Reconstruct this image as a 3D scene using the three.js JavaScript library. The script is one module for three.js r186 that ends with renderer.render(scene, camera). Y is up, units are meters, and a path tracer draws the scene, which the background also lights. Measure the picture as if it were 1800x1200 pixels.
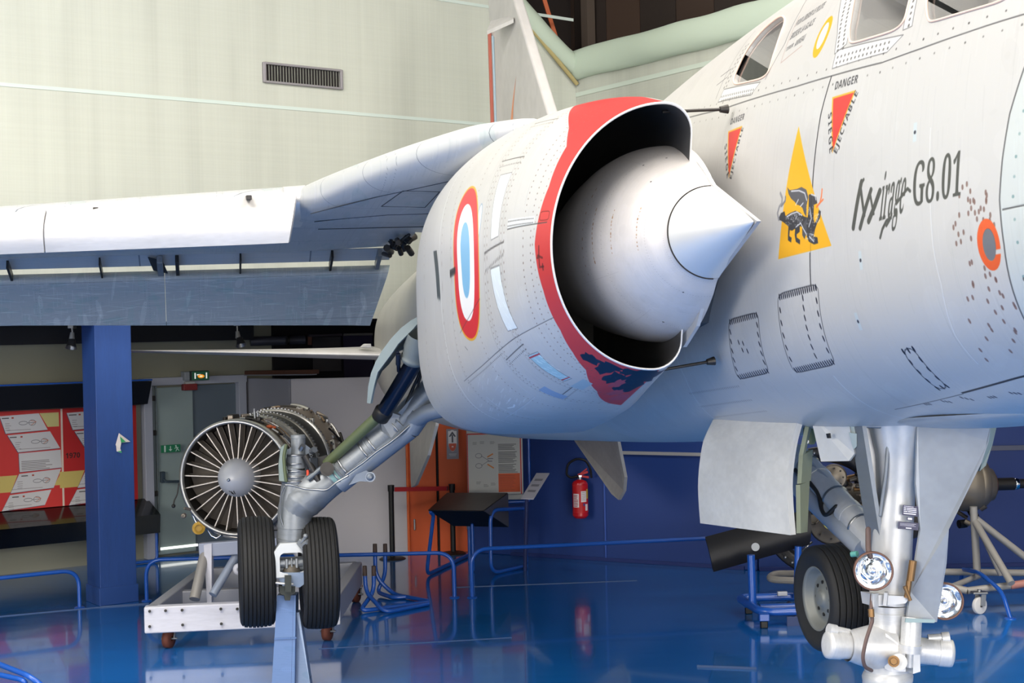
import * as THREE from 'three';
import { RoundedBoxGeometry } from 'three/addons/geometries/RoundedBoxGeometry.js';
import { mergeGeometries, mergeVertices, toCreasedNormals } from 'three/addons/utils/BufferGeometryUtils.js';
import { RectAreaLightUniformsLib } from 'three/addons/lights/RectAreaLightUniformsLib.js';
import { Brush, Evaluator, SUBTRACTION } from 'three-bvh-csg';

const scene = new THREE.Scene();
const V3 = (x, y, z) => new THREE.Vector3(x, y, z);
const { sin, cos, PI, abs, sign, pow, max, min, sqrt, floor, hypot } = Math;

// ---------- camera ----------
const FPX = 2500, EYE = V3(0, 2.5, 0), ROLL = Math.atan(0.022), PITCH = Math.atan(13 / FPX);
const camera = new THREE.PerspectiveCamera(2 * Math.atan(600 / FPX) * 180 / PI, 1.5, 0.1, 120);
const camF = V3(0, -sin(PITCH), -cos(PITCH)), up0 = V3(0, cos(PITCH), -sin(PITCH)), right0 = V3(1, 0, 0);
const camR = right0.clone().multiplyScalar(cos(ROLL)).addScaledVector(up0, -sin(ROLL));
const camU = up0.clone().multiplyScalar(cos(ROLL)).addScaledVector(right0, sin(ROLL));
camera.quaternion.setFromRotationMatrix(new THREE.Matrix4().makeBasis(camR, camU, camF.clone().negate()));
camera.position.copy(EYE);
scene.add(camera);

// ---------- light and exposure ----------
const EXPOSURE = 0.94, SKYLIGHT = 10, WINDOW = 6.8;
scene.background = new THREE.Color(0.75, 0.82, 0.9);
const renderer = new THREE.WebGLRenderer({ antialias: true });
renderer.toneMapping = THREE.LinearToneMapping;
renderer.toneMappingExposure = EXPOSURE;
renderer.shadowMap.enabled = true;
RectAreaLightUniformsLib.init();

// ---------- helpers ----------
let seed = 7;
const rnd = () => { seed = (seed * 1664525 + 1013904223) >>> 0; return seed / 4294967296; };
const rr = (a, b) => a + (b - a) * rnd();
const lerp = (a, b, t) => a + (b - a) * t;
const clamp = (x, a, b) => min(b, max(a, x));
const spow = (x, p) => sign(x) * pow(abs(x), p);
// a point seen at a pixel of the 1800 x 1200 frame, D metres in front of the camera
function at(px, py, D) {
  const r = camF.clone().addScaledVector(camR, (px - 900) / FPX).addScaledVector(camU, (600 - py) / FPX);
  return EYE.clone().addScaledVector(r, D / -r.z);
}
function atY(px, py, y) {
  const r = camF.clone().addScaledVector(camR, (px - 900) / FPX).addScaledVector(camU, (600 - py) / FPX);
  return EYE.clone().addScaledVector(r, (y - EYE.y) / r.y);
}
const taken = new Map();
function numbered(name) { const n = taken.get(name) ?? 0; taken.set(name, n + 1); return n ? name + '_' + String(n).padStart(3, '0') : name; }
function tag(o, label, category, group, kind) {
  if (label) o.userData.label = label;
  if (category) o.userData.category = category;
  if (group) o.userData.group = group;
  if (kind) o.userData.kind = kind;
  return o;
}
function thing(name, label, category, pos = V3(0, 0, 0), turn = 0, group) {
  const o = new THREE.Group(); o.name = numbered(name); o.position.copy(pos); o.rotation.y = turn; scene.add(o);
  return tag(o, label, category, group);
}
function mesh(name, geo, mat, parent = scene) {
  const g = Array.isArray(geo) ? gm(geo) : geo;
  const m = new THREE.Mesh(g, mat); m.name = parent === scene ? numbered(name) : name; m.castShadow = m.receiveShadow = true; parent.add(m); return m;
}
// a part given in world coordinates, put under a thing
const inv4 = new THREE.Matrix4();
function wpart(name, geo, mat, parent) {
  const g = (Array.isArray(geo) ? gm(geo) : geo).clone();
  parent.updateWorldMatrix(true, false); g.applyMatrix4(inv4.copy(parent.matrixWorld).invert());
  return mesh(name, g, mat, parent);
}
function struct(name, geo, mat) { const m = new THREE.Mesh(Array.isArray(geo) ? gm(geo) : geo, mat); m.name = name; m.castShadow = m.receiveShadow = true; m.userData.kind = 'structure'; scene.add(m); return m; }
function gm(list) {
  return mergeGeometries(list.map((g) => {
    const h = g.index ? g.toNonIndexed() : g.clone();
    for (const k of Object.keys(h.attributes)) if (!['position', 'normal', 'uv'].includes(k)) h.deleteAttribute(k);
    h.clearGroups();
    if (!h.attributes.uv) h.setAttribute('uv', new THREE.Float32BufferAttribute(new Float32Array(h.attributes.position.count * 2), 2));
    return h;
  }), false);
}
function basisFrom(dir) { const y = dir.clone().normalize(); const x = (abs(y.y) < 0.9 ? V3(0, 1, 0) : V3(1, 0, 0)).cross(y).normalize(); return new THREE.Matrix4().makeBasis(x, y, x.clone().cross(y)); }
function cyl(a, b, r0, r1 = r0, seg = 20, open = false) {
  const d = b.clone().sub(a), L = d.length();
  const g = new THREE.CylinderGeometry(r1, r0, L, seg, 1, open); g.translate(0, L / 2, 0);
  g.applyMatrix4(basisFrom(d)); g.translate(a.x, a.y, a.z); return g;
}
// profile [[radius, height] ...] turned about an axis
function lathe(profile, p, dir, seg = 32, a0 = 0, a1 = 2 * PI) {
  const g = new THREE.LatheGeometry(profile.map(([r, h]) => new THREE.Vector2(max(r, 1e-4), h)), seg, a0, a1);
  g.applyMatrix4(basisFrom(dir)); g.translate(p.x, p.y, p.z); return g;
}
function ball(p, r, sx = 1, sy = 1, sz = 1, seg = 16) { const g = new THREE.SphereGeometry(r, seg, seg * 0.75 | 0); g.scale(sx, sy, sz); g.translate(p.x, p.y, p.z); return g; }
function tube(pts, r, seg = 0, rad = 10, closed = false) { const c = new THREE.CatmullRomCurve3(pts, closed, 'centripetal'); return new THREE.TubeGeometry(c, seg || pts.length * 6, r, rad, closed); }
// a bent pipe: straight runs and rounded corners
function pipe(pts, r, bend = 0.1, rad = 12, closed = false) {
  const path = new THREE.CurvePath(); const n = pts.length; let from = null, first = null;
  const corner = (i) => { const p = pts[i], a = pts[(i - 1 + n) % n], b = pts[(i + 1) % n]; const k = min(bend, a.distanceTo(p) * 0.45, b.distanceTo(p) * 0.45); return [p.clone().lerp(a, k / a.distanceTo(p)), p.clone().lerp(b, k / b.distanceTo(p))]; };
  const caps = [];
  for (let i = 0; i < n; i++) {
    if (!closed && (i === 0 || i === n - 1)) { if (i) path.add(new THREE.LineCurve3(from, pts[i])); from = pts[i]; caps.push(ball(pts[i], r * 0.98, 1, 1, 1, 8)); continue; }
    const [a, b] = corner(i);
    if (from) path.add(new THREE.LineCurve3(from, a)); else first = a;
    path.add(new THREE.QuadraticBezierCurve3(a, pts[i], b)); from = b;
  }
  if (closed) path.add(new THREE.LineCurve3(from, first));
  const P = []; for (const c of path.curves) { const k = c.isLineCurve3 ? 2 : 7; for (let i = 0; i < k; i++) P.push(c.getPoint(i / k)); }
  if (!closed) P.push(pts[n - 1]);
  return gm([sweep(P, r, rad, closed), ...caps]);
}
// a round section carried along a polyline, parallel transported
function sweep(P, r, rad = 12, closed = false) {
  const N = P.length, pos = [], idx = [], uv = []; let nrm = null;
  for (let i = 0; i < N + (closed ? 1 : 0); i++) {
    const q = P[i % N], a = P[closed ? (i - 1 + N) % N : max(0, i - 1)], b = P[closed ? (i + 1) % N : min(N - 1, i + 1)];
    const t = b.clone().sub(a).normalize();
    if (!nrm) nrm = (abs(t.y) < 0.9 ? V3(0, 1, 0) : V3(1, 0, 0)).cross(t).normalize();
    nrm.addScaledVector(t, -nrm.dot(t)).normalize(); const bi = t.clone().cross(nrm);
    for (let j = 0; j <= rad; j++) { const w = j / rad * 2 * PI, R = typeof r === 'function' ? r(i / (N - 1)) : r; const v = q.clone().addScaledVector(nrm, R * cos(w)).addScaledVector(bi, R * sin(w)); pos.push(v.x, v.y, v.z); uv.push(i / N, j / rad); }
  }
  const M = rad + 1, K = pos.length / 3 / M;
  for (let i = 0; i < K - 1; i++) for (let j = 0; j < rad; j++) { const a = i * M + j; idx.push(a, a + M, a + 1, a + 1, a + M, a + M + 1); }
  const g = new THREE.BufferGeometry(); g.setAttribute('position', new THREE.Float32BufferAttribute(pos, 3)); g.setAttribute('uv', new THREE.Float32BufferAttribute(uv, 2)); g.setIndex(idx); g.computeVertexNormals(); return g;
}
// box by centre and size, optional turn about y
function box(c, sx, sy, sz, turn = 0, r = 0.008) { const g = new RoundedBoxGeometry(sx, sy, sz, 2, min(r, sx / 2.1, sy / 2.1, sz / 2.1)); if (turn) g.rotateY(turn); g.translate(c.x, c.y, c.z); return g; }
// bar with a rectangular section between two points; side is the width's direction
function bar(a, b, w, h, side = V3(0, 1, 0)) {
  const d = b.clone().sub(a), L = d.length(); d.normalize(); const x = side.clone().addScaledVector(d, -side.dot(d)).normalize();
  const g = new RoundedBoxGeometry(w, L, h, 1, min(w, h) * 0.12); g.applyMatrix4(new THREE.Matrix4().makeBasis(x, d, x.clone().cross(d))); const m = a.clone().add(b).multiplyScalar(0.5); g.translate(m.x, m.y, m.z); return g;
}
// flat-ish plate: outline of 3D points, thickened along t
function plate(pts, t) {
  const n = V3(0, 0, 0); for (let i = 0; i < pts.length; i++) { const a = pts[i], b = pts[(i + 1) % pts.length]; n.add(V3((a.y - b.y) * (a.z + b.z), (a.z - b.z) * (a.x + b.x), (a.x - b.x) * (a.y + b.y))); }
  n.normalize(); const ex = pts[1].clone().sub(pts[0]).normalize(), ey = n.clone().cross(ex);
  const flat = pts.map((p) => new THREE.Vector2(p.clone().sub(pts[0]).dot(ex), p.clone().sub(pts[0]).dot(ey)));
  const tris = THREE.ShapeUtils.triangulateShape(flat, []); const front = n.dot(t) > 0;
  const pos = [], uv = []; const put = (p, k) => { pos.push(p.x, p.y, p.z); uv.push(flat[k].x, flat[k].y); };
  const q = pts.map((p) => p.clone().add(t)); const [A, B] = front ? [q, pts] : [pts, q];
  for (const [a, b, c] of tris) { put(A[a], a); put(A[b], b); put(A[c], c); put(B[a], a); put(B[c], c); put(B[b], b); }
  for (let i = 0; i < pts.length; i++) { const j = (i + 1) % pts.length; put(B[i], i); put(B[j], j); put(A[j], j); put(B[i], i); put(A[j], j); put(A[i], i); }
  const g = new THREE.BufferGeometry(); g.setAttribute('position', new THREE.Float32BufferAttribute(pos, 3)); g.setAttribute('uv', new THREE.Float32BufferAttribute(uv, 2)); g.computeVertexNormals(); return g;
}
// grid surface from f(u, v) -> Vector3, uv from w(u, v) or (u, v)
function surf(f, nu, nv, { wrapV = false, w = null, flip = false } = {}) {
  const pos = [], uv = [], idx = [];
  for (let i = 0; i <= nu; i++) for (let j = 0; j <= nv; j++) { const u = i / nu, v = j / nv, p = f(u, v); pos.push(p.x, p.y, p.z); const t = w ? w(u, v, p) : [u, v]; uv.push(t[0], t[1]); }
  for (let i = 0; i < nu; i++) for (let j = 0; j < nv; j++) { const a = i * (nv + 1) + j, b = a + nv + 1; flip ? idx.push(a, a + 1, b, a + 1, b + 1, b) : idx.push(a, b, a + 1, a + 1, b, b + 1); }
  const g = new THREE.BufferGeometry(); g.setAttribute('position', new THREE.Float32BufferAttribute(pos, 3)); g.setAttribute('uv', new THREE.Float32BufferAttribute(uv, 2)); g.setIndex(idx); g.computeVertexNormals();
  if (wrapV) { const N = g.attributes.normal; for (let i = 0; i <= nu; i++) { const a = i * (nv + 1), b = a + nv; const n = V3().fromBufferAttribute(N, a).add(V3().fromBufferAttribute(N, b)).normalize(); N.setXYZ(a, n.x, n.y, n.z); N.setXYZ(b, n.x, n.y, n.z); } }
  return g;
}
// a curved sheet of thickness t: f(u, v) shifted along its normals, edges closed
function sheet(f, nu, nv, t, flip = false) {
  const a = surf(f, nu, nv, { flip }), P = a.attributes.position, N = a.attributes.normal;
  const q = (i, j) => { const k = i * (nv + 1) + j; return V3(P.getX(k) - N.getX(k) * t, P.getY(k) - N.getY(k) * t, P.getZ(k) - N.getZ(k) * t); }, p0 = (i, j) => { const k = i * (nv + 1) + j; return V3(P.getX(k), P.getY(k), P.getZ(k)); };
  const b = surf((u, v) => q(Math.round(u * nu), Math.round(v * nv)), nu, nv, { flip: !flip });
  const edge = (list, fl) => surf((u, v) => { const [i, j] = list[Math.round(u * (list.length - 1))]; return v < 0.5 ? p0(i, j) : q(i, j); }, list.length - 1, 1, { flip: fl });
  const r = (n) => [...Array(n + 1).keys()];
  return gm([a, b, edge(r(nu).map((i) => [i, 0]), !flip), edge(r(nu).map((i) => [i, nv]), flip), edge(r(nv).map((j) => [0, j]), flip), edge(r(nv).map((j) => [nu, j]), !flip)]);
}
// piecewise smooth table: rows [x, ...values]
function table(rows) {
  return (x) => {
    let i = 0; while (i < rows.length - 2 && x > rows[i + 1][0]) i++;
    const a = rows[i], b = rows[i + 1], t = clamp((x - a[0]) / (b[0] - a[0]), 0, 1), p = rows[max(0, i - 1)], n = rows[min(rows.length - 1, i + 2)];
    return a.slice(1).map((_, k) => {
      k++; const h = b[0] - a[0], ma = i ? (b[k] - p[k]) / (b[0] - p[0]) : (b[k] - a[k]) / h, mb = i + 2 < rows.length ? (n[k] - a[k]) / (n[0] - a[0]) : (b[k] - a[k]) / h;
      const t2 = t * t, t3 = t2 * t; return (2 * t3 - 3 * t2 + 1) * a[k] + (t3 - 2 * t2 + t) * h * ma + (-2 * t3 + 3 * t2) * b[k] + (t3 - t2) * h * mb;
    });
  };
}

// ---------- materials ----------
const hash = (x, y, s) => { let n = (x * 374761393 + y * 668265263 + s * 974634777) | 0; n = (n ^ (n >>> 13)) * 1274126177 | 0; return ((n ^ (n >>> 16)) >>> 0) / 4294967296; };
function vnoise(x, y, s, px, py) { // periodic value noise
  const xi = floor(x), yi = floor(y), fx = x - xi, fy = y - yi, u = fx * fx * (3 - 2 * fx), v = fy * fy * (3 - 2 * fy);
  const m = (a, p) => ((a % p) + p) % p, h = (a, b) => hash(m(a, px), m(b, py), s);
  return lerp(lerp(h(xi, yi), h(xi + 1, yi), u), lerp(h(xi, yi + 1), h(xi + 1, yi + 1), u), v);
}
function dataTex(n, f, srgb, rep = 1, repY = rep) {
  const d = new Uint8Array(n * n * 4);
  for (let y = 0; y < n; y++) for (let x = 0; x < n; x++) { const c = f(x / n, y / n), o = (y * n + x) * 4; d[o] = clamp(c[0], 0, 1) * 255; d[o + 1] = clamp(c[1], 0, 1) * 255; d[o + 2] = clamp(c[2], 0, 1) * 255; d[o + 3] = 255; }
  const t = new THREE.DataTexture(d, n, n); t.wrapS = t.wrapT = THREE.RepeatWrapping; t.magFilter = THREE.LinearFilter; t.minFilter = THREE.LinearMipmapLinearFilter; t.repeat.set(rep, repY); if (srgb) t.colorSpace = THREE.SRGBColorSpace; t.needsUpdate = true; return t;
}
function canvasTex(w, h, draw, srgb = true) {
  const c = document.createElement('canvas'); c.width = w; c.height = h; const g = c.getContext('2d'); draw(g, w, h);
  const t = new THREE.CanvasTexture(c); if (srgb) t.colorSpace = THREE.SRGBColorSpace; t.magFilter = THREE.LinearFilter; t.anisotropy = 8; return t;
}
const std = (color, rough = 0.5, metal = 0, extra = {}) => new THREE.MeshPhysicalMaterial({ color, roughness: rough, metalness: metal, ...extra });
const fbm = (x, y, s, k, o = 4, ky = k) => { let a = 0, w = 0.5, t = 0; for (let i = 0; i < o; i++) { a += w * vnoise(x * k * (1 << i), y * ky * (1 << i), s + i, k << i, ky << i); t += w; w *= 0.55; } return a / t; };
const grimeTex = dataTex(256, (x, y) => { const n = 0.93 + 0.12 * (fbm(x, y, 3, 4) - 0.5) + 0.05 * (fbm(x, y, 9, 32, 2) - 0.5); return [n, n, n]; }, true);
const M = {
  paint: std('#c9c9c9', 0.42, 0.35, { map: grimeTex }), wingwhite: std('#d2d0ce', 0.45, 0.2, { map: grimeTex }),
  gear: std('#8a8f93', 0.42, 0.4, { map: grimeTex }), gearwhite: std('#d4d4d2', 0.36, 0.25, { map: grimeTex }), steel: std('#8d8f91', 0.3, 0.85), chrome: std('#e8eaec', 0.08, 1), darksteel: std('#3a3836', 0.45, 0.7),
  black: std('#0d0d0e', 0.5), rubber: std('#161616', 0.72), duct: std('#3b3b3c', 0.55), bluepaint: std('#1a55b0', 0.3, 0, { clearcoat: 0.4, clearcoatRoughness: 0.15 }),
  green: std('#59664a', 0.5), brass: std('#8a6a45', 0.45, 0.7), white: std('#e6e6ea', 0.45), rust: std('#6d3b2b', 0.7, 0.2),
};
// ================= the hall =================
const Wd = V3(0.812, 0, -0.584), Nd = V3(0.584, 0, 0.812), C0 = V3(-3.967, 0, -13.516);   // along the left wall, out of it; the pillar's front edge
const TURN = Math.atan2(0.584, 0.812);
const onPlan = (t, n, y = 0) => C0.clone().addScaledVector(Wd, t).addScaledVector(Nd, n).setY(y);
// floor: glossy blue epoxy with scuffs
const floorTex = dataTex(512, (x, y) => { const n = 0.5 * (fbm(x, y, 5, 3) - 0.5), s = 0.16 * (fbm(x, y, 15, 6, 3, 64) - 0.5), k = 1 + n * 0.35 + s; return [0.045 * k, 0.385 * k, 0.67 * k]; }, true, 0.16);
const floorRough = dataTex(512, (x, y) => { const n = fbm(x, y, 25, 5, 4), s = fbm(x, y, 35, 4, 3, 70); return [0, 0.07 + 0.1 * n + 0.06 * s, 0]; }, false, 0.25);
const floorBump = dataTex(256, (x, y) => { const n = fbm(x, y, 45, 4, 3); return [n, n, n]; }, false, 0.5);
const floorMat = new THREE.MeshPhysicalMaterial({ map: floorTex, roughness: 1, roughnessMap: floorRough, bumpMap: floorBump, bumpScale: 0.003, clearcoat: 0.6, clearcoatRoughness: 0.05 });
{ const g = new THREE.BoxGeometry(44, 0.2, 44); g.translate(0, -0.1, -4); const uv = g.attributes.uv, p = g.attributes.position; for (let i = 0; i < uv.count; i++) uv.setXY(i, p.getX(i), p.getZ(i)); struct('floor', g, floorMat); }
const Up = V3(0, 1, 0);
// walls of stretched fabric
const clothTex = dataTex(512, (x, y) => { const w = 0.02 * (hash(floor(x * 512), 1, 2) - 0.5) + 0.015 * (hash(3, floor(y * 512), 4) - 0.5), st = fbm(x, y, 7, 24, 3, 2), n = 1 + w - 0.12 * max(0, st - 0.5) + 0.06 * (fbm(x, y, 17, 3) - 0.5); return [0.735 * n, 0.75 * n, 0.71 * n]; }, true, 0.2);
const clothMat = new THREE.MeshPhysicalMaterial({ map: clothTex, roughness: 0.85 });
function wallBox(t0, t1, n0, n1, y0, y1) { // box in the hall's own directions, uv in metres
  const g = new THREE.BoxGeometry(t1 - t0, y1 - y0, abs(n1 - n0)); const p = g.attributes.position, uv = g.attributes.uv; for (let i = 0; i < uv.count; i++) uv.setXY(i, p.getX(i) + p.getZ(i), p.getY(i));
  g.rotateY(TURN); const c = onPlan((t0 + t1) / 2, (n0 + n1) / 2, (y0 + y1) / 2); g.translate(c.x, c.y, c.z); return g;
}
const TC = 5.906, SOF = 2.7, TOPW = 5.83;      // corner along the wall, underside of the gallery, top edge of the cloth
const darkWood = std('#3a2a20', 0.8), plaster = std('#8f8f7f', 0.9), greyWall = std('#b9b6b8', 0.8), darkGap = std('#17161a', 0.9), blueWall = std('#1d3c80', 0.5);
// left cloth wall: its top edge climbs away from the corner
{
  const top = [[-16, 9], [4.6, 9], [4.75, 6.75], [5.35, 6.15], [TC, TOPW]];
  const pts = [onPlan(-16, 0, SOF), onPlan(TC, 0, SOF), ...top.reverse().map(([t, y]) => onPlan(t, 0, y))];
  const g = plate(pts, Nd.clone().multiplyScalar(-0.12)); struct('wall_left', g, clothMat);
  const seam = (y0, y1) => bar(onPlan(-12, 0.004, y0), onPlan(TC - 0.02, 0.004, y1), 0.035, 0.004, V3(0, 1, 0));
  const seamMat = std('#c3d0ca', 0.85);
  const s = struct('trim_1', seam(4.89, 4.89), seamMat); struct('trim_2', seam(6.42, 6.22), seamMat);
}
// right cloth wall with its rolled, draped top
{
  struct('wall_right', wallBox(TC, TC + 0.12, 0.0, 16, SOF, TOPW - 0.2), clothMat);
  const roll = surf((u, v) => { const n = u * 15 - 0.03, a = v * 2 * PI; const sag = 0.012 * sin(n * 2.1) + 0.004 * sin(n * 7.3); const r = 0.155 + 0.008 * sin(n * 3 + a) + 0.005 * sin(n * 6 + 3 * a); return onPlan(TC - 0.02 - 0.09 * cos(a) * (1 + 0.3 * sin(n)), n, TOPW - 0.16 + sag + r * sin(a) * 1.15); }, 120, 20, { wrapV: true });
  struct('trim_3', roll, std('#b9c8b8', 0.85, 0, { side: THREE.DoubleSide }));
  const seamMat = std('#c3cfc4', 0.8);
  struct('trim_4', bar(onPlan(TC - 0.004, 0, 5.33), onPlan(TC - 0.004, 14, 5.33), 0.05, 0.006, V3(0, 1, 0)), seamMat);
  // rolled edge on the left wall's fold
  const P = [[4.62, 7.6], [4.75, 6.75], [5.35, 6.15], [TC, TOPW - 0.1]].map(([t, y]) => onPlan(t, 0.03, y - 0.1));
  struct('trim_5', tube(P, 0.11, 40, 14), std('#b4c2b2', 0.85));
  const Q = [[4.55, 7.0], [4.8, 6.45], [5.35, 5.95], [TC - 0.02, TOPW - 0.36]].map(([t, y]) => onPlan(t, 0.05, y - 0.02));
  struct('trim_6', tube(Q, 0.025, 40, 8), std('#a89a6a', 0.85));
}
// dark boards above and behind the cloth, one board at a time
{
  const boardMats = ['#33241b', '#2b1e17', '#3b2a1f', '#241a15'].map((c) => std(c, 0.85));
  const wl = struct('wall_upper', wallBox(TC + 0.5, TC + 0.6, -2, 16, 5, 10), std('#120d0b', 0.9));
  for (let k = 0; k < 16; k++) mesh('board', wallBox(TC + 0.46, TC + 0.5, -1.2 + k * 0.62, -1.2 + k * 0.62 + 0.605, 5, 10), boardMats[floor(rnd() * 4)], wl);
  mesh('post', wallBox(TC + 0.3, TC + 0.42, -0.25, -0.13, 5, 10), std('#4a4038', 0.7), wl);
  struct('wall_upper_left', wallBox(3.5, TC + 0.6, -0.75, -0.65, 5, 10), std('#1d1512', 0.9));
  struct('trim_7', bar(onPlan(5.35, -0.3, 7.4), onPlan(TC - 0.15, -0.12, 5.9), 0.05, 0.03, V3(0, 1, 0)), std('#b25a33', 0.7));
}
{ // worn joints in the floor
  const jm = std('#3d557c', 0.5); let k = 13; for (const [a, b, w] of [[[-40, 1087], [176, 1067], 0.012], [[176, 1067], [262, 1061], 0.02], [[800, 1032], [1120, 1020], 0.008], [[1225, 1172], [1330, 1176], 0.03], [[1560, 1172], [1700, 1160], 0.02], [[560, 1140], [900, 1120], 0.006]]) { const p = atY(...a, 0.0015), q = atY(...b, 0.0015); struct('trim_' + k++, bar(p, q, w, 0.002, Up), jm); }
}
// the gallery: slab over the recess, back wall of the recess
struct('ceiling_gallery', [wallBox(-16, TC + 0.1, -2.7, -0.12, SOF, SOF + 0.25), wallBox(TC + 0.12, TC + 2.4, -2.7, 16, SOF, SOF + 0.25)], std('#26262b', 0.9));
struct('wall_back', wallBox(-16, TC + 2.4, -2.68, -2.56, 0, SOF), plaster);
struct('wall_far_right', wallBox(TC + 2.3, TC + 2.4, -2.6, 16, 0, SOF), blueWall);
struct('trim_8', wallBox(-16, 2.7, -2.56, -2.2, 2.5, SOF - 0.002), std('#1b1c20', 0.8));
// rest of the hall, behind and beside the camera
{
  const hallMat = std('#c9c9bf', 0.9);
  struct('wall_rear', wallBox(-16, TC + 2.4, 20, 20.2, 0, 10), hallMat);
  struct('wall_side', wallBox(-16.2, -16, -2.7, 20.2, 0, 10), hallMat);
  struct('wall_right_rear', wallBox(TC + 0.12, TC + 2.5, 15.9, 20.2, 0, 10), hallMat);
}
// roof with long skylights: frosted panels that glow with daylight, a lamp of the same size under each
const glow = (c, k) => new THREE.MeshStandardMaterial({ color: '#ffffff', emissive: c, emissiveIntensity: k, roughness: 0.6 });
{
  const roof = struct('ceiling', wallBox(-16.2, TC + 2.5, -2.7, 20.2, 9.6, 9.8), std('#8e8c84', 0.9));
  const sky = (name, t, n, y, w, l, power) => {
    const th = thing(name, '', 'skylight', onPlan(t, n, y), TURN);
    mesh('panel', new RoundedBoxGeometry(w, 0.06, l, 1, 0.02), glow('#fff7ec', 2.5), th);
    const L = new THREE.RectAreaLight('#fff7ec', power, w, l); L.position.set(0, -0.06, 0); L.rotation.x = -PI / 2; th.add(L); return th;
  };
  tag(sky('skylight', -6, 8.5, 9.5, 5, 9, SKYLIGHT), 'frosted skylight panel in the hall roof, nearer the left fabric wall', 'skylight');
  tag(sky('skylight', 2.2, 11, 9.5, 4, 9, SKYLIGHT), 'frosted skylight panel in the hall roof above the aircraft', 'skylight');
  // tall windows in the rear and left part of the hall
  const win = (t, n, y, turn, w, h, power) => {
    const th = thing('hall_window', '', 'window', onPlan(t, n, y), turn);
    mesh('panel', new RoundedBoxGeometry(w, h, 0.06, 1, 0.02), glow('#fff8f0', 2.2), th);
    const fr = []; for (const s of [-1, 1]) { fr.push(box(V3(s * w / 2, 0, 0), 0.1, h + 0.1, 0.12)); fr.push(box(V3(0, s * h / 2, 0), w + 0.1, 0.1, 0.12)); } for (let k = 1; k < 4; k++) fr.push(box(V3(-w / 2 + k * w / 4, 0, 0), 0.05, h, 0.1));
    mesh('frame', fr, std('#5b5d60', 0.5), th);
    const L = new THREE.RectAreaLight('#fff8f0', power, w, h); L.position.set(0, 0, -0.1); th.add(L); return th;
  };
  tag(win(-6, 19.9, 3.6, TURN, 9, 5.4, WINDOW), 'wide hall window with grey mullions in the rear wall', 'window');
  tag(win(-15.85, 9, 4.8, TURN - PI / 2, 8, 5, WINDOW), 'wide hall window with grey mullions in the side wall', 'window');
}
// ---------- painted skins ----------
const NX0 = -0.075, NX1 = -4.8; let NAC;
function roundPoly(P, r, k) { // rounded corners in a polygon of [u, v]
  const out = [], n = P.length;
  for (let i = 0; i < n; i++) { const a = P[(i - 1 + n) % n], p = P[i], b = P[(i + 1) % n]; const L = (q) => hypot(q[0] - p[0], q[1] - p[1]), ta = min(0.45, r / L(a)), tb = min(0.45, r / L(b)); const A = [lerp(p[0], a[0], ta), lerp(p[1], a[1], ta)], B = [lerp(p[0], b[0], tb), lerp(p[1], b[1], tb)]; for (let j = 0; j <= k; j++) { const t = j / k, s = 1 - t; out.push([s * s * A[0] + 2 * s * t * p[0] + t * t * B[0], s * s * A[1] + 2 * s * t * p[1] + t * t * B[1]]); } }
  return out;
}
// affine map from three source points to three target points
function affine(s, d) { const [[x0, y0], [x1, y1], [x2, y2]] = s, D = (x1 - x0) * (y2 - y0) - (x2 - x0) * (y1 - y0); return (x, y) => { const a = ((x - x0) * (y2 - y0) - (x2 - x0) * (y - y0)) / D, b = ((x1 - x0) * (y - y0) - (x - x0) * (y1 - y0)) / D; return [d[0][0] + a * (d[1][0] - d[0][0]) + b * (d[2][0] - d[0][0]), d[0][1] + a * (d[1][1] - d[0][1]) + b * (d[2][1] - d[0][1])]; }; }
// a pen that works in skin coordinates; bump = true draws only relief
function pen(g, XY, bump) {
  const path = (pts, close) => { g.beginPath(); pts.forEach(([u, v], i) => { const [x, y] = XY(u, v); i ? g.lineTo(x, y) : g.moveTo(x, y); }); if (close) g.closePath(); };
  const P = {
    path, XY, bump,
    fill(pts, c) { if (bump) return; path(pts, true); g.fillStyle = c; g.fill(); },
    stroke(pts, c, w, close) { if (bump) return; path(pts, close); g.strokeStyle = c; g.lineWidth = w; g.lineJoin = g.lineCap = 'round'; g.stroke(); },
    seam(pts, w = 2, c = 'rgba(60,60,62,0.75)', close = false) { path(pts, close); g.strokeStyle = bump ? '#303030' : c; g.lineWidth = bump ? w + 1 : w; g.lineJoin = 'round'; g.stroke(); },
    rivets(a, b, n, r = 1.7, c = 'rgba(75,72,70,0.75)', sx = 1) { for (let i = 0; i <= n; i++) { const [x, y] = XY(lerp(a[0], b[0], n ? i / n : 0), lerp(a[1], b[1], n ? i / n : 0)); g.fillStyle = bump ? '#4a4a4a' : c; g.beginPath(); g.ellipse(x, y, r, r * sx, 0, 0, 2 * PI); g.fill(); } },
    rivetPath(pts, step, r, c, sx) { for (let i = 0; i < pts.length - 1; i++) { const A = XY(...pts[i]), B = XY(...pts[i + 1]); P.rivets(pts[i], pts[i + 1], max(1, Math.round(hypot(A[0] - B[0], A[1] - B[1]) / step)), r, c, sx); } },
    text(str, font, size, o, right, c, sx = 1, spacing = 0, skew = 0) { if (bump) return; const [x, y] = XY(...o), [x2, y2] = XY(...right); g.save(); g.translate(x, y); g.rotate(Math.atan2(y2 - y, x2 - x)); g.font = font.replace('#', size); g.transform(1, 0, -skew, 1, 0, 0); g.scale(hypot(x2 - x, y2 - y) / (g.measureText(str).width + spacing * (str.length - 1)), 1); g.fillStyle = c; g.textBaseline = 'alphabetic'; if (spacing) { let X = 0; for (const ch of str) { g.fillText(ch, X, 0); X += g.measureText(ch).width + spacing; } } else g.fillText(str, 0, 0); g.restore(); },
  };
  return P;
}
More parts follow.
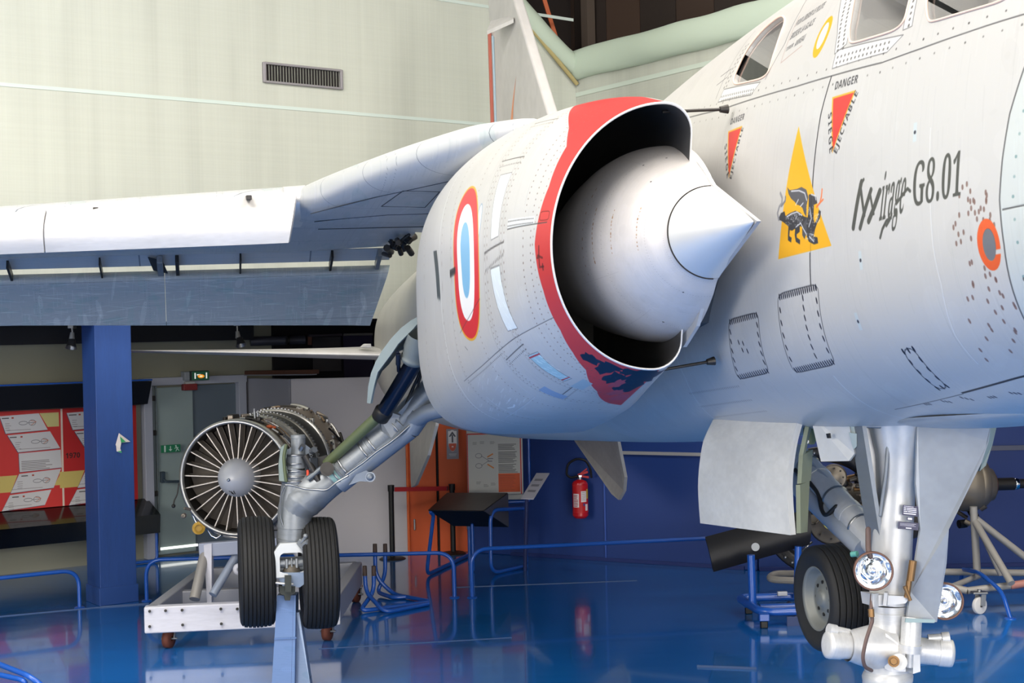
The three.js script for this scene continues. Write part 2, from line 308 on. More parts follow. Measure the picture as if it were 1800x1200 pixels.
function skinBase(g, w, h, bump, tone, streakAcross) {
  g.fillStyle = bump ? '#808080' : tone; g.fillRect(0, 0, w, h); if (bump) return;
  seed = 91; // fine wear: streaks and blotches of paint
  for (let i = 0; i < 2600; i++) { const x = rnd() * w, y = rnd() * h, l = 10 + rnd() * 90, a = 0.012 + rnd() * 0.03; g.fillStyle = rnd() < 0.5 ? `rgba(255,252,245,${a})` : `rgba(70,72,78,${a})`; streakAcross ? g.fillRect(x, y, 1 + rnd() * 2, l) : g.fillRect(x, y, l, 1 + rnd() * 2); }
  for (let i = 0; i < 500; i++) { const x = rnd() * w, y = rnd() * h, r = 4 + rnd() * 26; g.fillStyle = rnd() < 0.5 ? 'rgba(240,240,236,0.025)' : 'rgba(110,112,112,0.02)'; g.beginPath(); g.ellipse(x, y, r, r * (0.4 + rnd()), rnd() * 3, 0, 2 * PI); g.fill(); }
}
const SKIN = '#bebdba', HW = 2048, HH = 1084;
const WINDOWS = [
  { uv: [[0.5529, 0.718], [0.556, 0.79], [0.542, 0.8227], [0.5131, 0.8295], [0.4789, 0.7951], [0.463, 0.7], [0.4755, 0.6937]] },
  { uv: [[0.3533, 0.80], [0.3236, 0.6824], [0.3148, 0.6745], [0.247, 0.6664], [0.2489, 0.7065], [0.256, 0.80]] },
  { uv: [[0.2276, 0.6966], [0.2183, 0.6648], [0.2116, 0.6596], [0.1302, 0.6575], [0.13, 0.78], [0.232, 0.78]] },
];
function drawHull(g, w, h, bump) {
  skinBase(g, w, h, bump, SKIN, true);
  const K = pen(g, (u, v) => [(1 - u) * w, (1 - v) * h], bump);
  const rail = [[0.98, 0.745], [0.6651, 0.7123], [0.5602, 0.6805], [0.4766, 0.6643], [0.3976, 0.6484], [0.3336, 0.6383], [0.2662, 0.6284], [0.2185, 0.6281], [0.1709, 0.6296], [0.1187, 0.6328], [0.0, 0.64]];
  K.seam(rail, 2.2); const off = (p, d) => p.map(([u, v]) => [u, v + d]);
  K.rivetPath(off(rail, 0.012), 34, 1.8); K.rivetPath(off(rail, -0.013), 36, 1.8, 'rgba(75,72,70,0.5)');
  K.seam([[0.3382, 0.6393], [0.3456, 0.589], [0.3501, 0.5124], [0.3521, 0.4666], [0.3567, 0.4137], [0.3611, 0.357]], 3, 'rgba(35,35,38,0.9)');
  K.seam([[0.67, 0.40], [0.6675, 0.2635], [0.678, 0.2177], [0.6878, 0.1671], [0.69, 0.1]], 2, 'rgba(230,235,235,0.5)');
  K.seam([[0.381, 0.2276], [0.3825, 0.1866], [0.3852, 0.1454], [0.386, 0.1]], 2, 'rgba(225,235,238,0.6)');
  K.seam([[0.1976, 0.52], [0.1976, 0.3759], [0.1958, 0.3263], [0.2019, 0.26], [0.2006, 0.2151]], 2, 'rgba(215,218,220,0.45)');
  // ring frame of the nose section
  const ring = [[0.08, 0.70], [0.1113, 0.5639], [0.1207, 0.512], [0.1264, 0.4594], [0.1299, 0.413], [0.1295, 0.3589], [0.131, 0.3181], [0.1328, 0.2674], [0.135, 0.2]];
  K.fill([...ring, [0.02, 0.2], [0.02, 0.7]], 'rgba(190,206,206,0.35)'); K.seam(ring, 2.5); K.seam([[0.128, 0.40], [0.07, 0.402]], 2.2);
  for (const [k, n] of [[0.012, 16], [0.03, 12], [0.05, 12], [0.07, 10]]) K.rivetPath(ring.slice(1).map(([u, v]) => [u - k, v]), 480 / n, 2.2, 'rgba(110,140,140,0.55)');
  seed = 5; for (let i = 0; i < 74; i++) { const t = rnd(), v = lerp(0.44, 0.2, t), u = lerp(0.137, 0.205, rnd() * (0.5 + 0.5 * t)) - 0.01 * t; K.rivets([u, v], [u, v], 0, 2.1, 'rgba(110,82,72,0.75)', 1.8); }
  for (let i = 0; i < 10; i++) K.rivets([0.02 + i * 0.011, 0.315 - i * 0.0], [0.02 + i * 0.011, 0.315], 0, 2.6);
  // orange-ringed port
  { const [x, y] = K.XY(0.1432, 0.3622); if (!bump) { g.fillStyle = '#d75c30'; g.beginPath(); g.ellipse(x, y, 21, 34, -0.06, 0, 2 * PI); g.fill(); g.fillStyle = SKIN; g.fillRect(x + 10, y + 8, 14, 6); } g.fillStyle = bump ? '#202020' : '#6c6f74'; g.beginPath(); g.ellipse(x + 1, y, 12, 21, 0, 0, 2 * PI); g.fill(); }
  // bolted hatches
  const hatch = (q, n, m, r = 0.012) => { const P = roundPoly(q, r, 4); K.seam(P, 2, 'rgba(70,70,72,0.8)', true); const c = [0, 1].map((k) => q.reduce((a, p) => a + p[k], 0) / 4), I = q.map((p) => [lerp(p[0], c[0], 0.1), lerp(p[1], c[1], 0.08)]); for (const [i, k] of [[0, n], [1, m], [2, n], [3, m]]) K.rivets(I[i], I[(i + 1) % 4], k, 2.1, 'rgba(30,30,40,0.9)', 2.4); };
  hatch([[0.5214, 0.3386], [0.4593, 0.3395], [0.4819, 0.2462], [0.5502, 0.2436]].map(([u, v]) => [u, v]), 14, 6); for (const [u, v] of [[0.513, 0.302], [0.505, 0.299], [0.511, 0.289], [0.502, 0.286]]) K.rivets([u, v], [u, v], 0, 2, 'rgba(30,30,40,0.9)', 2.2);
  hatch([[0.4184, 0.3578], [0.3494, 0.3597], [0.3644, 0.2452], [0.4391, 0.2394]], 18, 6); K.rivets([0.377, 0.345], [0.388, 0.262], 6, 2, 'rgba(30,30,40,0.85)', 2.6);
  hatch([[0.2678, 0.2527], [0.253, 0.2542], [0.2537, 0.1837], [0.2683, 0.1805]], 2, 4, 0.02);
  for (let i = 0; i < 7; i++) K.rivets([0.31 - i * 0.026, 0.15 + 0.004 * (i % 3)], [0.304 - i * 0.026, 0.15], 2, 2.1, 'rgba(40,40,55,0.85)', 1.8);
  K.seam([[0.25, 0.168], [0.18, 0.183], [0.02, 0.21]], 3.4, 'rgba(12,12,18,0.95)'); K.seam([[0.36, 0.142], [0.25, 0.166]], 1.6);
  for (let i = 0; i < 3; i++) K.rivets([0.68, 0.235 - i * 0.03], [0.56, 0.232 - i * 0.03], 30, 1.5, 'rgba(90,80,80,0.5)', 1.6);
  // window surrounds: riveted straps
  const strap = (pts, c = 'rgba(236,238,240,0.5)') => { K.fill(pts, c); K.seam(pts, 1.8, 'rgba(60,60,62,0.6)', true); };
  strap([[0.575, 0.70], [0.4918, 0.6753], [0.478, 0.69], [0.57, 0.72]]); K.rivets([0.57, 0.707], [0.49, 0.683], 16, 2.4); K.rivets([0.565, 0.698], [0.49, 0.677], 16, 2.4);
  strap([[0.3399, 0.65], [0.262, 0.6405], [0.245, 0.657], [0.34, 0.676]]); K.rivets([0.335, 0.656], [0.262, 0.646], 13, 2.4); K.rivets([0.335, 0.664], [0.262, 0.654], 13, 2.4);
  strap([[0.3419, 0.6717], [0.3471, 0.7033], [0.3745, 0.79], [0.352, 0.79], [0.328, 0.7033], [0.326, 0.679]]); for (const k of [0.004, 0.012]) K.rivets([0.3419 - k, 0.675], [0.366 - k, 0.79], 16, 2.6);
  K.rivets([0.566, 0.724], [0.563, 0.80], 9, 2.4); K.rivets([0.572, 0.724], [0.569, 0.80], 9, 2.4); K.seam([[0.585, 0.71], [0.58, 0.84]], 1.6);
  strap([[0.247, 0.664], [0.2365, 0.665], [0.248, 0.79], [0.256, 0.79]]); K.rivets([0.241, 0.668], [0.252, 0.79], 14, 2.6);
  K.seam([[0.4683, 0.6896], [0.452, 0.74], [0.456, 0.80], [0.47, 0.86]], 2); K.seam([[0.60, 0.742], [0.575, 0.745], [0.575, 0.76], [0.60, 0.758]], 1.5);
  // rescue notice and yellow ring
  const ink = 'rgba(35,35,40,0.88)'; const q = [[0.4486, 0.7793], [0.4018, 0.777], [0.3916, 0.7268], [0.4245, 0.7125]];
  K.stroke([[0.4486, 0.786], [0.444, 0.705], [0.41, 0.716]], 'rgba(150,110,100,0.7)', 1.5);
  K.text('POUR LIBERER LE PILOTE', 'italic bold #px sans-serif', 18, [0.4468, 0.766], [0.3995, 0.772], ink, 0.42); K.text('BRISER LA GLACE', 'italic bold #px sans-serif', 18, [0.4445, 0.742], [0.4045, 0.747], ink, 0.48); K.text('ANNEAU', 'italic bold #px sans-serif', 16, [0.427, 0.722], [0.41, 0.725], ink, 0.5); K.text('TIRER', 'italic bold #px sans-serif', 10, [0.4435, 0.722], [0.43, 0.724], ink, 0.5);
  { const [x, y] = K.XY(0.3742, 0.7125); if (!bump) { g.fillStyle = '#dfa61c'; g.beginPath(); g.ellipse(x, y, 21, 34, 0.1, 0, 2 * PI); g.fill(); g.fillStyle = '#c9c6c6'; g.beginPath(); g.ellipse(x - 1, y - 2, 13, 22, 0.1, 0, 2 * PI); g.fill(); } }
  // ejection-seat triangles
  const tri = (a, b, c, f) => { const m = [(a[0] + b[0] + c[0]) / 3, (a[1] + b[1] + c[1]) / 3], I = [a, b, c].map((p) => [lerp(m[0], p[0], 0.86), lerp(m[1], p[1], 0.9)]); K.fill([a, b, c], '#dfa433'); K.fill(I, '#c83832'); const s = f; K.text('DANGER', 'bold #px sans-serif', s, [a[0] - 0.001, a[1] + 0.010], [b[0], b[1] + 0.010], ink, 0.85); K.text('EJECTABLE', 'bold #px sans-serif', s * 0.95, [c[0] - 0.006, c[1] - 0.004], [b[0] - 0.004, b[1] - 0.004], ink, 0.95, 1); K.text('SIEGE', 'bold #px sans-serif', s * 0.95, [a[0] + 0.003, a[1] - 0.022], [c[0] + 0.004, c[1]], ink, 0.95, 2.5); };
  tri([0.5271, 0.6314], [0.4955, 0.6282], [0.5109, 0.5517], 15); tri([0.3309, 0.6063], [0.296, 0.6032], [0.3221, 0.5268], 17);
  // yellow triangle with a winged dragon
  const Y = [[0.3809, 0.5843], [0.4117, 0.4049], [0.3238, 0.4038]]; K.fill(Y, '#e6a922'); K.stroke([Y[1], Y[2]], SKIN, 2);
  K.seam([[0.3530, 0.452], [0.3567, 0.4037]], 1.5, 'rgba(120,90,20,0.6)');
  const E = affine([[1404, 222], [1368, 457], [1462, 433]], Y), D = (pts) => pts.map(([x, y]) => E(1350 + x / 7.06, 300 + y / 7.06));
  const dark = '#3c3d41', lite = 'rgba(215,218,224,0.85)';
  K.fill(D([[275, 200], [310, 240], [400, 232], [460, 212], [520, 250], [545, 340], [520, 450], [515, 580], [490, 540], [470, 470], [440, 440], [400, 425], [375, 390], [330, 350], [295, 290]]), '#55565a');                                     // wing
  K.fill(D([[150, 600], [190, 520], [240, 500], [250, 560], [310, 525], [380, 500], [440, 525], [480, 570], [530, 590], [545, 480], [550, 310], [600, 305], [640, 350], [650, 420], [610, 440], [605, 520], [600, 600], [610, 660], [650, 590], [665, 500], [690, 520], [680, 590], [640, 660], [610, 740], [590, 820], [635, 830], [640, 900], [590, 915], [530, 880], [500, 790], [455, 700], [430, 690], [425, 760], [385, 790], [385, 830], [425, 860], [420, 915], [370, 880], [360, 800], [370, 720], [330, 745], [300, 735], [290, 810], [320, 830], [310, 890], [270, 860], [275, 790], [285, 690], [240, 650], [200, 620]]), dark);   // body, legs, neck
  K.fill(D([[460, 690], [520, 590], [510, 770], [480, 850], [455, 800]]), '#505156');
  K.stroke(D([[160, 600], [145, 520], [170, 440], [205, 400], [210, 330], [185, 270]]), '#8a8b90', 5); K.stroke(D([[200, 430], [250, 370], [255, 320]]), '#77787d', 4);
  for (const s of [[[330, 255], [430, 255], [500, 290], [525, 380]], [[385, 430], [420, 365]], [[445, 450], [480, 410]], [[270, 570], [330, 535], [400, 515], [460, 560]], [[440, 650], [470, 720], [505, 790]], [[380, 700], [440, 655]], [[580, 310], [625, 330], [635, 380]], [[540, 820], [590, 880]], [[560, 480], [575, 600], [540, 700]]]) K.stroke(D(s), lite, 2.2);
  seed = 12; if (!bump) for (let i = 0; i < 190; i++) { const c = [[330, 600, 80, 70], [560, 620, 45, 200], [390, 590, 70, 50], [640, 600, 25, 60], [545, 820, 50, 50]][i % 5]; const [x, y] = K.XY(...D([[c[0] + rr(-1, 1) * c[2], c[1] + rr(-1, 1) * c[3]]])[0]); g.fillStyle = 'rgba(205,208,214,0.6)'; g.fillRect(x, y, 2, 1.5); }
  K.stroke(D([[640, 465], [680, 420], [700, 340], [708, 260]]), '#d9713e', 3.5); K.stroke(D([[680, 420], [718, 380]]), '#d9713e', 3);
  // name
  const inkG = '#4c4d48'; const T = affine([[1500, 405], [1505, 318], [1598, 372]], [[0.292, 0.4172], [0.2866, 0.48], [0.2215, 0.4229]]), TS = (a, w) => K.stroke(a.map((p) => T(...p)), inkG, w); for (const [a, w] of [[[[1515, 320], [1509, 350], [1500, 400]], 9], [[[1513, 324], [1521, 378]], 6], [[[1533, 334], [1525, 360], [1513, 400]], 8], [[[1531, 338], [1538, 375]], 5], [[[1549, 336], [1540, 362], [1529, 388]], 9], [[[1515, 322], [1519, 316]], 5]]) TS(a, w); K.text('irage', 'bold #px serif', 84, T(1547, 388), T(1589, 373), inkG, 1, 0, 0.32); K.stroke([[0.236, 0.437], [0.228, 0.446], [0.2225, 0.452], [0.2195, 0.448]], inkG, 4.5); K.text('G8.01', 'bold #px serif', 82, [0.2185, 0.428], [0.1655, 0.4275], inkG, 1, 1, 0.1);
  TS([[1568, 382], [1560, 388], [1553, 402], [1549, 416]], 5); TS([[1566, 386], [1560, 396]], 4);
  for (const [u, v, a] of [[0.305, 0.30, 1], [0.285, 0.377, 1], [0.215, 0.52, 1]]) { K.fill([[u + 0.002, v + 0.012], [u - 0.002, v + 0.012], [u - 0.002, v - 0.012], [u + 0.002, v - 0.012]], 'rgba(185,205,212,0.5)'); K.rivets([u, v], [u, v], 0, 2.6, 'rgba(40,40,50,0.9)'); }
}
function drawCowl(g, w, h, bump) {
  skinBase(g, w, h, bump, SKIN, true);
  const K = pen(g, (u, v) => [u * w, v * h].map((q, i) => i ? q : w - q), bump);
  const edge = [[0.24, -0.02], [0.16, 0.03], [0.1, 0.10], [0.0455, 0.1709], [0.024, 0.2139], [0.0186, 0.2969], [0.0226, 0.3499], [0.0264, 0.3983], [0.0205, 0.4787], [0.0204, 0.5643], [0.028, 0.62], [0.04, 0.6728], [0.085, 0.74], [0.151, 0.79]];
  // band of red paint round the lip, worn to dark primer below
  K.fill([[-0.02, -0.02], ...edge, [-0.02, 0.80]], '#c23d3b');
  if (!bump) { seed = 33; // flaked patches
    const flake = (u, v, a, b) => { const P = []; for (let i = 0; i < 18; i++) { const t = i / 18 * 2 * PI, k = 0.65 + 0.6 * rnd(); P.push([u + a * k * cos(t), v + b * k * sin(t)]); } K.fill(P, '#1b2238'); };
    flake(0.018, 0.655, 0.008, 0.022); flake(0.024, 0.695, 0.012, 0.02); flake(0.035, 0.735, 0.018, 0.025); flake(0.06, 0.775, 0.035, 0.02); flake(0.03, 0.77, 0.03, 0.016); flake(0.012, 0.70, 0.006, 0.03); flake(0.022, 0.785, 0.03, 0.03); flake(0.012, 0.745, 0.01, 0.02);
    for (const [u, v] of [[0.05, 0.752], [0.085, 0.77], [0.11, 0.782]]) { const P = []; for (let i = 0; i < 14; i++) { const t = i / 14 * 2 * PI, k = 0.6 + 0.6 * rnd(); P.push([u + 0.016 * k * cos(t), v + 0.012 * k * sin(t)]); } K.fill(P, '#b04a56'); }
    for (let i = 0; i < 5; i++) K.stroke([[0.012 + rnd() * 0.01, 0.40 + rnd() * 0.04], [0.014 + rnd() * 0.01, 0.40 + rnd() * 0.045]], 'rgba(60,30,30,0.6)', 4); }
  K.rivetPath(edge.map(([u, v]) => [u + 0.004, v]), 14, 1.5, 'rgba(120,90,80,0.5)');
  // frames and rivet lines round the cowl
  for (const [u, s] of [[0.034, 0], [0.047, 0], [0.085, 1], [0.092, 1], [0.128, 1], [0.135, 1], [0.172, 0], [0.255, 1], [0.30, 0], [0.42, 0], [0.55, 0]]) { K.rivetPath([[u, 0.02], [u * 1.0, 0.42], [u + 0.002, 0.79]], 11, 1.6, 'rgba(100,84,74,0.65)'); if (s) K.seam([[u + 0.0035, 0.02], [u + 0.0035, 0.79]], 1.3, 'rgba(110,108,106,0.35)'); }
  K.seam([[0.30, 0.20], [0.314, 0.3737], [0.310, 0.4016], [0.3, 0.4343], [0.293, 0.5486], [0.30, 0.64], [0.31, 0.79]], 3.4, 'rgba(225,228,226,0.85)');
  K.seam([[0.243, 0.60], [0.25, 0.70], [0.22, 0.79]], 2.4, 'rgba(215,220,222,0.7)');
  for (const v of [0.152, 0.25, 0.395, 0.556, 0.70]) { K.seam([[0.135, v], [0.085, v - 0.006]], 2.2, 'rgba(60,58,56,0.7)'); K.rivets([0.133, v + 0.012], [0.087, v + 0.006], 12, 1.7); }
  K.seam([[0.27, 0.535], [0.10, 0.53], [0.02, 0.535]], 1.4); K.rivets([0.26, 0.545], [0.14, 0.54], 30, 1.7); K.seam([[0.28, 0.68], [0.16, 0.665], [0.15, 0.60]], 1.5, 'rgba(210,215,220,0.5)');
  // bright access strips
  const P1 = [[0.1214, 0.2792], [0.0954, 0.2759], [0.0979, 0.3803], [0.1167, 0.3834]], P2 = [[0.1192, 0.4077], [0.0955, 0.4095], [0.0812, 0.5175], [0.1019, 0.5111]], P3 = [[0.0902, 0.5756], [0.0709, 0.5795], [0.0699, 0.6737], [0.0836, 0.6705]];
  K.fill(P1, '#e9ebec'); K.fill(P2, '#d9e2e6'); K.fill(P3, '#a4c6cf'); for (const P of [P1, P2, P3]) K.seam(P, 1.8, 'rgba(120,120,120,0.8)', true);
  K.stroke([P3[0], P3[1]].map(([u, v]) => [u, v + 0.006]), '#a8444a', 4); K.stroke([P3[2], P3[3]].map(([u, v]) => [u, v - 0.006]), '#a8444a', 4);
  seed = 44; if (!bump) for (const P of [P2, P3]) for (let i = 0; i < 20; i++) { const t = rnd(), s = rnd(), u = lerp(lerp(P[0][0], P[1][0], s), lerp(P[3][0], P[2][0], s), t), v = lerp(P[0][1], P[3][1], t); K.stroke([[u, v], [u - 0.003, v + 0.008]], 'rgba(235,245,245,0.35)', 3); }
  K.fill([[0.135, 0.655], [0.118, 0.655], [0.122, 0.71], [0.137, 0.71]], '#8fa3bd'); K.fill([[0.09, 0.69], [0.06, 0.69], [0.064, 0.715], [0.09, 0.715]], '#9fb3bd');
  { const [x, y] = K.XY(0.154, 0.352); if (!bump) { g.fillStyle = '#dfe6ee'; g.strokeStyle = '#8ea2b6'; g.lineWidth = 3; g.beginPath(); g.ellipse(x, y, 12, 26, 0.1, 0, 2 * PI); g.fill(); g.stroke(); } }
  // hinge strip
  K.fill([[0.0778, 0.358], [0.03, 0.352], [0.03, 0.366], [0.0778, 0.372]], '#d8dcde'); K.rivets([0.077, 0.361], [0.032, 0.356], 22, 1.6); K.rivets([0.077, 0.368], [0.032, 0.363], 22, 1.6); K.seam([[0.0778, 0.3725], [0.008, 0.3625]], 2, 'rgba(60,60,60,0.8)'); K.seam(roundPoly([[0.021, 0.344], [0.006, 0.342], [0.006, 0.358], [0.021, 0.36]], 0.004, 3), 1.8, 'rgba(110,30,30,0.8)', true);
  // roundel: yellow edge, red, white, blue
  const ell = (k, c) => { const P = []; for (let i = 0; i < 72; i++) { const t = i / 72 * 2 * PI; P.push([0.1985 + 0.0468 * k * cos(t) - 0.006 * k * sin(t), 0.384 + 0.0965 * k * sin(t)]); } K.fill(P, c); };
  ell(1, '#dda32f'); ell(0.955, '#d22f36'); ell(0.66, '#f1f0ee'); ell(0.36, '#7db4d8');
  K.stroke([[0.262, 0.396], [0.238, 0.396]], 'rgba(25,25,25,0.9)', 2.5); K.seam([[0.235, 0.452], [0.155, 0.432]], 1.4, 'rgba(70,60,60,0.7)'); K.seam([[0.228, 0.478], [0.222, 0.487]], 1.4);
  // dark slot and handle recess towards the wing root
  K.fill([[0.3493, 0.3698], [0.3279, 0.3713], [0.3117, 0.4018], [0.331, 0.4001]], '#4a5050');
  if (!bump) { seed = 71; for (let i = 0; i < 46; i++) { const u = 0.17 + rnd() * 0.12, v = 0.55 + rnd() * 0.14; K.stroke([[u, v], [u - 0.006 - rnd() * 0.012, v - 0.004 - rnd() * 0.006]], `rgba(235,238,240,${0.12 + 0.3 * rnd()})`, 1 + rnd() * 2); } K.stroke([[0.235, 0.655], [0.222, 0.66], [0.213, 0.655]], 'rgba(240,242,242,0.8)', 4); }
}
const hullMap = canvasTex(HW, HH, (g, w, h) => drawHull(g, w, h, false)), hullBump = canvasTex(HW, HH, (g, w, h) => drawHull(g, w, h, true), false);
const cowlMap = canvasTex(2048, 1024, (g, w, h) => drawCowl(g, w, h, false)), cowlBump = canvasTex(2048, 1024, (g, w, h) => drawCowl(g, w, h, true), false);
// worn wing skin: scuffs, rivet rows, teal primer showing
const wingSkin = (tone, scuff) => canvasTex(1024, 1024, (g, w, h) => {
  g.fillStyle = tone; g.fillRect(0, 0, w, h); seed = 17;
  for (let i = 0; i < 1500; i++) { const x = rnd() * w, y = rnd() * h, l = 8 + rnd() * 70, a = 0.03 + rnd() * 0.08; g.fillStyle = rnd() < 0.5 ? `rgba(240,244,248,${a})` : `rgba(96,116,128,${a})`; g.fillRect(x, y, l, 1 + rnd() * 3); }
  for (let i = 0; i < 60; i++) { const x = rnd() * w, y = rnd() * h; g.fillStyle = rnd() < 0.5 ? 'rgba(100,150,150,0.10)' : 'rgba(250,250,252,0.12)'; g.beginPath(); g.ellipse(x, y, 20 + rnd() * 70, 5 + rnd() * 18, rr(-0.3, 0.3), 0, 2 * PI); g.fill(); }
  for (let k = 0; k < 5; k++) for (let i = 0; i < 70; i++) { g.fillStyle = 'rgba(70,80,92,0.55)'; g.fillRect(i * 14.6, 60 + k * 210 + 0, 2.4, 2.4); g.fillRect(i * 14.6, 76 + k * 210, 2.4, 2.4); }
  g.strokeStyle = 'rgba(60,68,80,0.6)'; g.lineWidth = 2; for (let k = 0; k < 4; k++) { g.beginPath(); g.moveTo(k * 256 + 120, 0); g.lineTo(k * 256 + 120, h); g.stroke(); }
  if (scuff) for (let i = 0; i < 1500; i++) { const x = rnd() * w, y = rnd() * h, l = 8 + rnd() * 60, q = rnd(); g.fillStyle = q < 0.6 ? `rgba(226,234,240,${0.03 + rnd() * 0.14})` : `rgba(60,118,124,${0.03 + rnd() * 0.1})`; g.beginPath(); g.ellipse(x, y, 0.7 + rnd() * 2.2 + (q > 0.95 ? 12 : 0), l, rr(-0.25, 0.25), 0, 2 * PI); g.fill(); }
});
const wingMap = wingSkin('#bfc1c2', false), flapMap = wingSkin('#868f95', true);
for (const q of [wingMap, flapMap]) q.wrapS = q.wrapT = THREE.RepeatWrapping;
const shockMap = canvasTex(1024, 1024, (g, w, h) => { // profile across, girth up
  skinBase(g, w, h, false, '#c6c2bf', true); seed = 61;
  for (const [x, y0, y1] of [[0.16, 0.38, 0.56], [0.30, 0.40, 0.55], [0.42, 0.40, 0.57], [0.50, 0.3, 0.6]]) for (let i = 0; i < 12; i++) { const y = lerp(y0, y1, i / 11) * h + rr(-3, 3), r = 2 + rnd() * 2.5; g.fillStyle = `rgba(136,92,50,${0.35 + rnd() * 0.5})`; g.beginPath(); g.ellipse(x * w + rr(-2, 2), y, r * 0.8, r * 1.4, 0, 0, 7); g.fill(); }
  for (const x of [0.03, 0.12, 0.36, 0.47, 0.55]) for (let i = 0; i < 70; i++) { g.fillStyle = 'rgba(90,86,84,0.5)'; g.fillRect(x * w, i / 70 * h, 2.4, 2.4); g.fillStyle = 'rgba(245,245,245,0.5)'; g.fillRect(x * w + 5, i / 70 * h + 4, 1.6, 1.6); }
  for (const y of [0.2, 0.62, 0.8]) for (let i = 0; i < 40; i++) { g.fillStyle = 'rgba(90,86,84,0.4)'; g.fillRect((0.3 + 0.3 * i / 40) * w, y * h, 2, 2); }
  for (const [x, y] of [[0.2, 0.25], [0.3, 0.12], [0.12, 0.85], [0.33, 0.2]]) { g.fillStyle = 'rgba(60,58,58,0.8)'; g.beginPath(); g.ellipse(x * w, y * h, 4, 4, 0, 0, 7); g.fill(); }
});
Object.assign(M, {
  hull: new THREE.MeshPhysicalMaterial({ map: hullMap, bumpMap: hullBump, bumpScale: 0.0015, roughness: 0.4, metalness: 0.3 }),
  hullPlain: std(SKIN, 0.4, 0.3, { map: grimeTex }), rearHull: std('#cbc9c2', 0.45, 0.3, { map: grimeTex }),
  cowl: new THREE.MeshPhysicalMaterial({ map: cowlMap, bumpMap: cowlBump, bumpScale: 0.0015, roughness: 0.36, metalness: 0.3 }),
  lip: std('#dcdad6', 0.35, 0.3), shock: std('#ffffff', 0.42, 0.3, { map: shockMap }), coneTip: std('#dcdcda', 0.32, 0.45), darkpaint: std('#3c4044', 0.6),
  flap: std('#ffffff', 0.45, 0.2, { map: flapMap }), doorGrey: std('#a6abb0', 0.42, 0.35, { map: grimeTex }), doorPale: std('#d4d3cd', 0.55, 0.1, { map: grimeTex }), canopyGlass: std('#ffffff', 0.05, 0, { transmission: 1, thickness: 0, ior: 1.5 }), seal: std('#cbb2a4', 0.7), wing: std('#ffffff', 0.4, 0.3, { map: wingMap }),
});
// ================= the aircraft =================
// own axes: x to the nose, y up, z to starboard (towards the camera's left); the nose gear's leg is near x = 0, z = 0
const YAW = 12 * PI / 180, NOSEUP = 3 * PI / 180, BASE = 2.5;
const jet = new THREE.Group(); jet.name = numbered('jet_fighter'); scene.add(jet);
tag(jet, 'silver-grey swing-wing jet fighter with half-cone air intakes, raised on jacks', 'aircraft');
{
  const Fh = V3(sin(YAW), 0, cos(YAW)), S = V3(-cos(YAW), 0, sin(YAW)), F = Fh.clone().multiplyScalar(cos(NOSEUP)).setY(sin(NOSEUP)), U = V3(0, cos(NOSEUP), 0).addScaledVector(Fh, -sin(NOSEUP));
  jet.quaternion.setFromRotationMatrix(new THREE.Matrix4().makeBasis(F, U, S));
  jet.position.set(1.636, 2.5, -6.1).addScaledVector(U, -BASE); jet.updateMatrixWorld(true);
}
const jetInv = jet.matrixWorld.clone().invert();
const J = (px, py, D) => { const p = at(px, py, D).applyMatrix4(jetInv); p.y -= BASE; return p; };        // pixel and depth to the aircraft's axes
function jp(name, geo, mat, parent = jet, shift = true) { const g = Array.isArray(geo) ? gm(geo) : geo; if (shift) g.translate(0, BASE, 0); return mesh(name, g, mat, parent); }
function jgroup(name, parent = jet) { const o = new THREE.Group(); o.name = name; parent.add(o); return o; }

// ---- fuselage: sections x, half width, lowest y, centre y, top y, exponent of the lower and the upper half
const fus = table([
  [6.0, 0.03, 0.02, 0.06, 0.10, 2, 2], [5.2, 0.2, -0.12, 0.08, 0.3, 2, 2], [4, 0.4, -0.22, 0.14, 0.62, 2.2, 2], [3.1, 0.52, -0.28, 0.2, 0.98, 2.3, 2], [2.2, 0.61, -0.33, 0.24, 1.34, 2.4, 2.05],
  [1.2, 0.68, -0.39, 0.28, 1.5, 2.6, 2.15], [0, 0.715, -0.43, 0.3, 1.55, 2.7, 2.2], [-1.2, 0.73, -0.49, 0.3, 1.54, 2.8, 2.2], [-2.6, 0.78, -0.54, 0.3, 1.46, 3, 2.2],
  [-4, 1.0, -0.55, 0.3, 1.34, 3.4, 2.4], [-5.2, 1.18, -0.55, 0.32, 1.26, 3.6, 2.8], [-7, 1.22, -0.5, 0.34, 1.18, 3.6, 3], [-9, 1.2, -0.38, 0.34, 1.08, 3.4, 3], [-9.9, 1.1, -0.26, 0.34, 0.98, 3, 3],
].reverse());
const NS = 96;
function fusSection(x) { // starboard half from keel to spine, evenly spaced
  const [w, yb, yc, yt, n1, n2] = fus(x), raw = [];
  for (let i = 0; i <= 200; i++) { const a = -PI / 2 + PI * i / 200, n = a < 0 ? n1 : n2, h = a < 0 ? yc - yb : yt - yc; raw.push([yc + h * spow(sin(a), 2 / n), w * pow(max(0, cos(a)), 2 / n)]); }
  const L = [0]; for (let i = 1; i < raw.length; i++) L.push(L[i - 1] + hypot(raw[i][0] - raw[i - 1][0], raw[i][1] - raw[i - 1][1]));
  const out = []; let k = 0; for (let j = 0; j <= NS; j++) { const s = L[200] * j / NS; while (k < 199 && L[k + 1] < s) k++; const t = clamp((s - L[k]) / (L[k + 1] - L[k] || 1), 0, 1); out.push([lerp(raw[k][0], raw[k + 1][0], t), j === 0 || j === NS ? 0 : lerp(raw[k][1], raw[k + 1][1], t)]); }
  return out;
}
